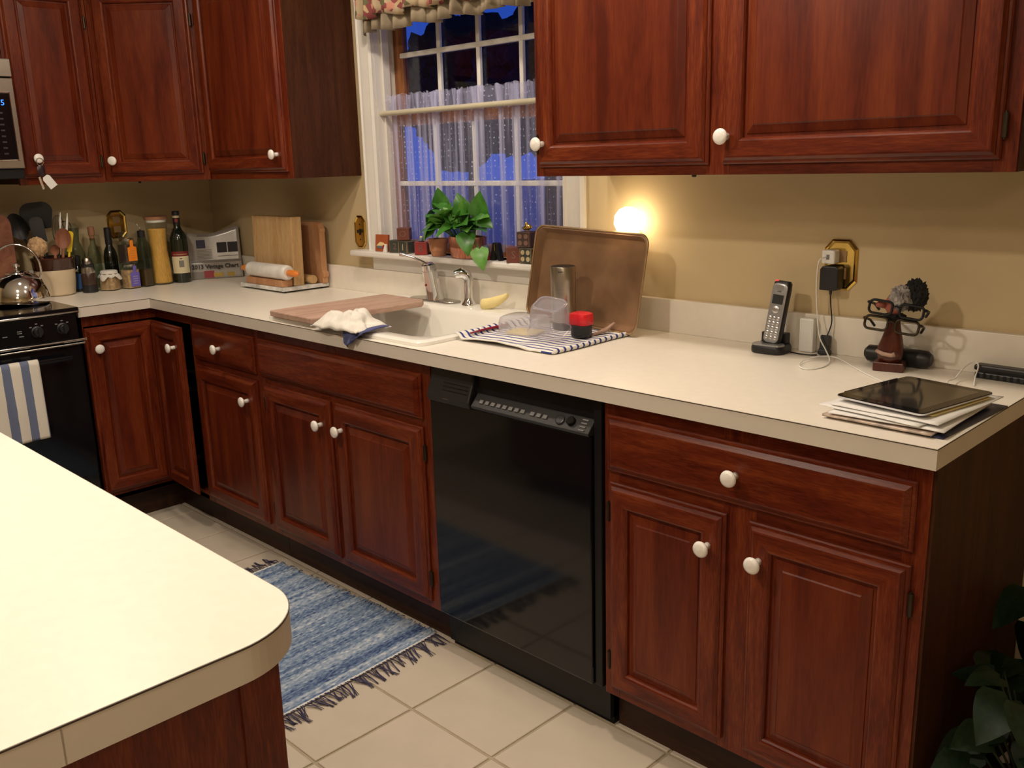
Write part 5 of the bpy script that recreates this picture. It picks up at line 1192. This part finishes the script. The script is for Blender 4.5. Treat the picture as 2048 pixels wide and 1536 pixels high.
def fuzz(c, r_, seed, fq=7, am=.25):
    b = B(); bm = bmesh.new(); bmesh.ops.create_icosphere(bm, subdivisions=4, radius=1); vs2 = []
    for v in bm.verts:
        p = v.co.normalized(); d = 1+am*noise.noise(p*fq+Vector((seed,0,0)))+am*.6*noise.noise(p*fq*2.4); vs2.append((c[0]+p.x*d*r_[0], c[1]+p.y*d*r_[1], c[2]+p.z*d*r_[2]))
    b.add(vs2, [[v.index for v in f.verts] for f in bm.faces]); bm.free(); return b
O('grey_hair', fuzz((.016,-.010,.170), (.024,.021,.029), 3), m['hair_grey'], es); O('black_hair', fuzz((.044,.004,.176), (.026,.022,.036), 9), m['hair_black'], es)
O('collar', fuzz((.004,0,.126), (.024,.021,.010), 5, 9, .2), m['hair_black'], es)
def glasses(label, loc, rot, mt, w_=.062, lens=True):
    t = thing('eyeglasses', label, 'eyeglasses', loc, rot=rot, group='eyeglasses on the wooden stand')
    for s_ in (-1, 1): O('rim', B().tube([(s_*.0335+p[0], 0, p[1]) for p in rrect(.050, .030, .010, 4)], .0030, 6, closed=True), m[mt], t, smooth=True)
    for s_ in (-1, 1): O('lens', B().add([(s_*.0335+p[0], 0, p[1]) for p in rrect(.050, .030, .010, 4)], [tuple(range(20))]), m['pane_glass'], t)
    O('bridge', B().tube([(-.010,0,.004),(0,-.004,.008),(.010,0,.004)], .0020, 6), m[mt], t)
    for s_ in (-1, 1): O('temple', B().tube([(s_*.060,0,.008),(s_*.063,.006,.008),(s_*.060,.055,.006),(s_*.052,.075,-.006)], [.0036,.0034,.003,.0034], 6), m[mt], t, smooth=True)
    return t
glasses('black-framed eyeglasses perched on the nose of the wooden bust', (3.408, -.1365, CT+.147), (R(-10), R(6), R(10)), 'black_satin')
glasses('second dark pair of eyeglasses hung lower on the wooden bust', (3.398, -.132, CT+.110), (R(-12), R(5), R(10)), 'bronze')
gc = thing('glasses_case', 'black soft eyeglass case lying behind the wooden bust', 'case', (3.385, -.050, CT+.0003))
b = B(); loft(b, [[(x, yy*.021*s_, .022+zz*.0215*s_) for yy, zz in [(cos(2*pi*k/16), sin(2*pi*k/16)) for k in range(16)]] for x, s_ in ((-.078,.55),(-.070,.92),(-.03,1),(.05,1),(.068,.95),(.078,.6))]); O('pouch', b, m['black_plastic'], gc, smooth='auto')
def pch(u, v): a = u*pi; return (.030+.050*cos(a)*(1-.2*v), -.004+.010*v, .004+.085*sin(a)*(.4+.6*v) if True else 0)
O('clear_sleeve', B().grid(lambda u, v: (.034+.050*cos(u*pi), .012-.006*v, .006+(.075*sin(u*pi))*v), 20, 6), m['wrap'], gc, smooth=True)
# black stapler at the end
sp2 = thing('stapler', 'long black stapler lying by the wall at the end of the worktop', 'stapler', (3.640, -.058, CT+.0003), R(-3))
O('base', B().box(-.075,.075,-.016,.016,0,.014), m['charcoal'], sp2, bev=.003); O('arm', B().box(-.078,.075,-.015,.015,.017,.030), m['black_plastic'], sp2, bev=.004); O('pivot', B().box(.045,.075,-.014,.014,.010,.024), m['black_plastic'], sp2, bev=.002)
for k in range(9): O('rib', B().box(-.070+.014*k,-.064+.014*k,-.0168,-.0150,.002,.012), m['black_satin'], sp2)
# papers and tablet
def sheet(name, label, cat, x, y, z, rz, w_, h__, th, mt, grp, wav=.0):
    b = B()
    for k in (0, 1):
        pass
    def f(u, v): return (-w_/2+w_*u, -h__/2+h__*v, th/2 + wav*(noise.noise(Vector((u*2.2, v*2.2, z*300)))) + wav*1.2*max(0, u-.75)*max(0, v-.5)*6)
    return single(name, label, cat, b.grid(f, 14, 14), m[mt], (x, y, z), rotz=R(rz), group=grp, smooth=True, thick=th)
zp = CT+.0004
G1 = 'papers stacked under the tablet'
sheet('folder', 'navy folder at the bottom of the paper stack under the tablet', 'folder', 3.5830, -.424, zp, -3, .222, .292, .003, 'navy_folder', G1)
sheet('magazine', 'colourful worn magazine lying on the navy folder', 'magazine', 3.570, -.446, zp+.0045, -2, .208, .272, .004, 'magazine', G1, .001)
sheet('letter', 'white sheet of paper lying on the magazine', 'paper', 3.578, -.440, zp+.0125, 1, .214, .276, .002, 'paper_white', G1, .0018)
sheet('letter', 'white sheet of paper sticking out furthest toward the telephone', 'paper', 3.562, -.446, zp+.0175, -9, .208, .250, .0012, 'paper_white', G1, .0018)
sheet('letter', 'topmost white sheet of paper directly under the tablet', 'paper', 3.580, -.424, zp+.0215, -5, .210, .270, .0015, 'paper_white', G1, .0018)
sheet('yellow_note', 'yellow edged sheet poking out near the worktop end', 'paper', 3.632, -.425, zp+.0255, -10, .072, .200, .0008, 'sponge', G1, .0008)
tb2 = thing('tablet', 'black-screened tablet computer with aluminium back lying on the paper stack', 'tablet', (3.573, -.423, zp+.0275), R(-10.8))
b = B(); loft(b, [[(p[0]*s_, p[1]*s_, z) for p in rrect(.186, .242, .012, 5)] for s_, z in ((.93,0),(.985,.0025),(1,.0065))]); O('back_shell', b, m['aluminium'], tb2, smooth='auto')
b = B(); b.prism(rrect(.185, .241, .012, 5), .0065, .0082); O('glass_front', b, m['black_gloss'], tb2, bev=.0006)
O('display', B().box(-.074,.074,-.099,.099,.0080,.00835), m['tablet_screen'], tb2)
O('home_button', B().lathe([(.0055,.0082),(.0055,.0085)], (0,-.110,0), 16), m['charcoal'], tb2)
O('cover_hinge', B().tube([(-.0945,-.085,.004),(-.0945,.085,.004)], .0045, 10), m['black_satin'], tb2)

# ================================================================== KEYS ON THE KNOB
ky = thing('key_bunch', 'bunch of keys with dark fob and paper tags hanging on a cabinet knob', 'keys', (.362, -.8805, 1.4648))
ky.rotation_euler = (0, 0, 0)
O('ring', B().tube([(.0, .013*sin(a*pi/12), -.011+.014*cos(a*pi/12)) for a in range(24)], .0012, 6, closed=True), m['steel_dull'], ky)
b = B(); loft(b, [[(.004*cos(2*pi*k/14)*s_, .015*sin(2*pi*k/14)*s_, z) for k in range(14)] for s_, z in ((.4,-.024),(.9,-.030),(1,-.046),(.9,-.060),(.4,-.066))]); O('fob', b, m['key_fob'], ky, smooth='auto')
b = B(); b.prism([(-.016,-.030),(.016,-.030),(.016,.014),(.010,.022),(-.010,.022),(-.016,.014)], -.0005, .0005); b.xf = None
b.v = [Matrix.Translation((.004,.022,-.084)) @ Matrix.Rotation(R(34), 4, 'X') @ Vector((p.z, p.x, p.y)) for p in b.v]; O('paper_tag', b, m['paper_white'], ky)
b = B(); b.prism([(-.012,-.028),(.012,-.028),(.012,.020),(-.012,.020)], -.0005, .0005); b.v = [Matrix.Translation((.002,-.006,-.088)) @ Matrix.Rotation(R(12), 4, 'X') @ Matrix.Rotation(R(55), 4, 'Z') @ Vector((p.z, p.x, p.y)) for p in b.v]; O('paper_tag', b, m['paper_tan'], ky)

# ================================================================== RUG
rgx = thing('rag_rug', 'blue woven rag rug with dark knotted fringe on the tiles before the sink cabinet', 'rug', (1.853, -.919, 0.0005), R(3.2))
RL, RW_ = .815, .66
def rugf(u, v):
    x = -RL/2+RL*u; y = -RW_/2+RW_*v; row = u*118; ph_ = (math.floor(row) % 2)*pi
    z = .004 + .0034*abs(sin(pi*row)) + .0012*sin(v*RW_/.011*pi+ph_)
    ex = .006*noise.noise(Vector((row*.9, 3, v*0)))*(1 if v > .985 or v < .015 else 0)
    return (x+.004*sin(v*3), y+ex*3, z)
O('weave', B().grid(rugf, 355, 150), m['rug_weave'], rgx, smooth=True)
O('backing', B().box(-RL/2+.002, RL/2-.002, -RW_/2+.004, RW_/2-.004, 0, .0035), m['cloth_navy'], rgx)
for s_ in (-1, 1): O('end_band', B().tube([(s_*(RL/2+.002)+.004*sin(t/20*3), -RW_/2+RW_*t/20, .005) for t in range(21)], .0038, 6), m['paper_white'], rgx, smooth=True)
fr = B(); random.seed(5)
for s_ in (-1, 1):
    for k in range(44):
        y0 = -RW_/2+RW_*(k+.5)/44; bend = random.uniform(-.018,.018)
        ln = random.uniform(.050,.088)
        for q in range(4):
            dy = random.uniform(-.007,.007); x0 = s_*(RL/2+.002)
            fr.tube([(x0, y0+dy*.6, .006), (x0+s_*ln*.3, y0+dy*.9+bend*.2, .006+random.uniform(0,.007)), (x0+s_*ln*.62, y0+bend*.7+dy*.3, .004+random.uniform(0,.004)), (x0+s_*ln, y0+bend*1.3+dy*random.uniform(0,2), .0025)], [.0009,.0012,.0014,.0008], 4)
stuff(O('fringe', fr, m['print_navy'], rgx, smooth=True))
fe = B()
for k in range(60):
    x0 = -RL/2+RL*(k+.5)/60
    if random.random() < .6: fe.tube([(x0, RW_/2-.004, .006), (x0+random.uniform(-.006,.006), RW_/2+.004, .010), (x0+random.uniform(-.008,.008), RW_/2+random.uniform(.006,.016), .004)], [.003,.0026,.001], 5)
stuff(O('frayed_edge', fe, m['rug_weave'], rgx, smooth=True))

# ================================================================== FLOOR PLANT IN THE DARK BEYOND THE CABINET END
def floor_plant(label, x, y, n_, zmin, zmax, rad, seed, az):
    random.seed(seed); t = thing('floor_plant', label, 'plant', (x, y, 0.0005), group='leafy plants on the floor beyond the cabinet')
    O('pot', B().lathe([(.085,0),(.09,.004),(.115,.17),(.122,.172),(.122,.195),(.112,.195),(.10,.05),(.0,.05)], n=28), m['stoneware_brown'], t, smooth='auto')
    O('soil', B().lathe([(0,.165),(.112,.165)], n=20), m['soil'], t)
    st = B()
    for k in range(n_):
        a = R(az)+random.uniform(-2.4,2.4); r_ = rad*random.uniform(.35,.8); z = random.uniform(zmin, zmax)
        p_ = Vector((max(r_*cos(a), -.085), r_*sin(a), z)); d = (max(cos(a)*.8, -.25) if p_.x < -.03 else cos(a)*.8, sin(a)*.8, random.uniform(-.75,.15)); leaf(t, p_, d, random.uniform(.065,.105), random.uniform(-25,25), 'leaf_shaded', random.choice([0,2]))
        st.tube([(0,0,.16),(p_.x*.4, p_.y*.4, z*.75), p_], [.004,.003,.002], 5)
    O('stems', st, m['stem_shaded'], t, smooth=True)
floor_plant('leafy plant with shade-darkened leaves in a brown pot nearer the cabinet end panel', 3.850, -.46, 34, .18, .50, .17, 3, 270)
floor_plant('leafy plant with shade-darkened leaves in a brown pot by the wall beyond the cabinet', 3.850, -.16, 30, .22, .56, .17, 8, 270)

# ================================================================== CEILING FIXTURES
for k, (lx, ly, pw, ds) in enumerate(LAMPS):
    lb = ['recessed ceiling light above the sink', 'recessed ceiling light above the stove aisle', 'recessed ceiling light above the dishwasher', 'recessed ceiling light above the island', 'wide flush ceiling light beyond the island corner', 'widest flush ceiling light, in the adjoining dining area'][k]
    t = thing('recessed_light', lb, 'ceiling light', (lx, ly, 2.4395), group='recessed ceiling lights')
    q = ds/2
    O('trim_ring', B().lathe([(q-.003,0),(q+.013,-.002),(q+.027,-.006),(q+.029,0)], n=32), m['white_trim'], t, smooth='auto')
    O('lens', B().lathe([(0,-.004),(q-.001,-.004),(q-.001,-.001),(0,-.001)], n=28), m['lamp_lens'], t)
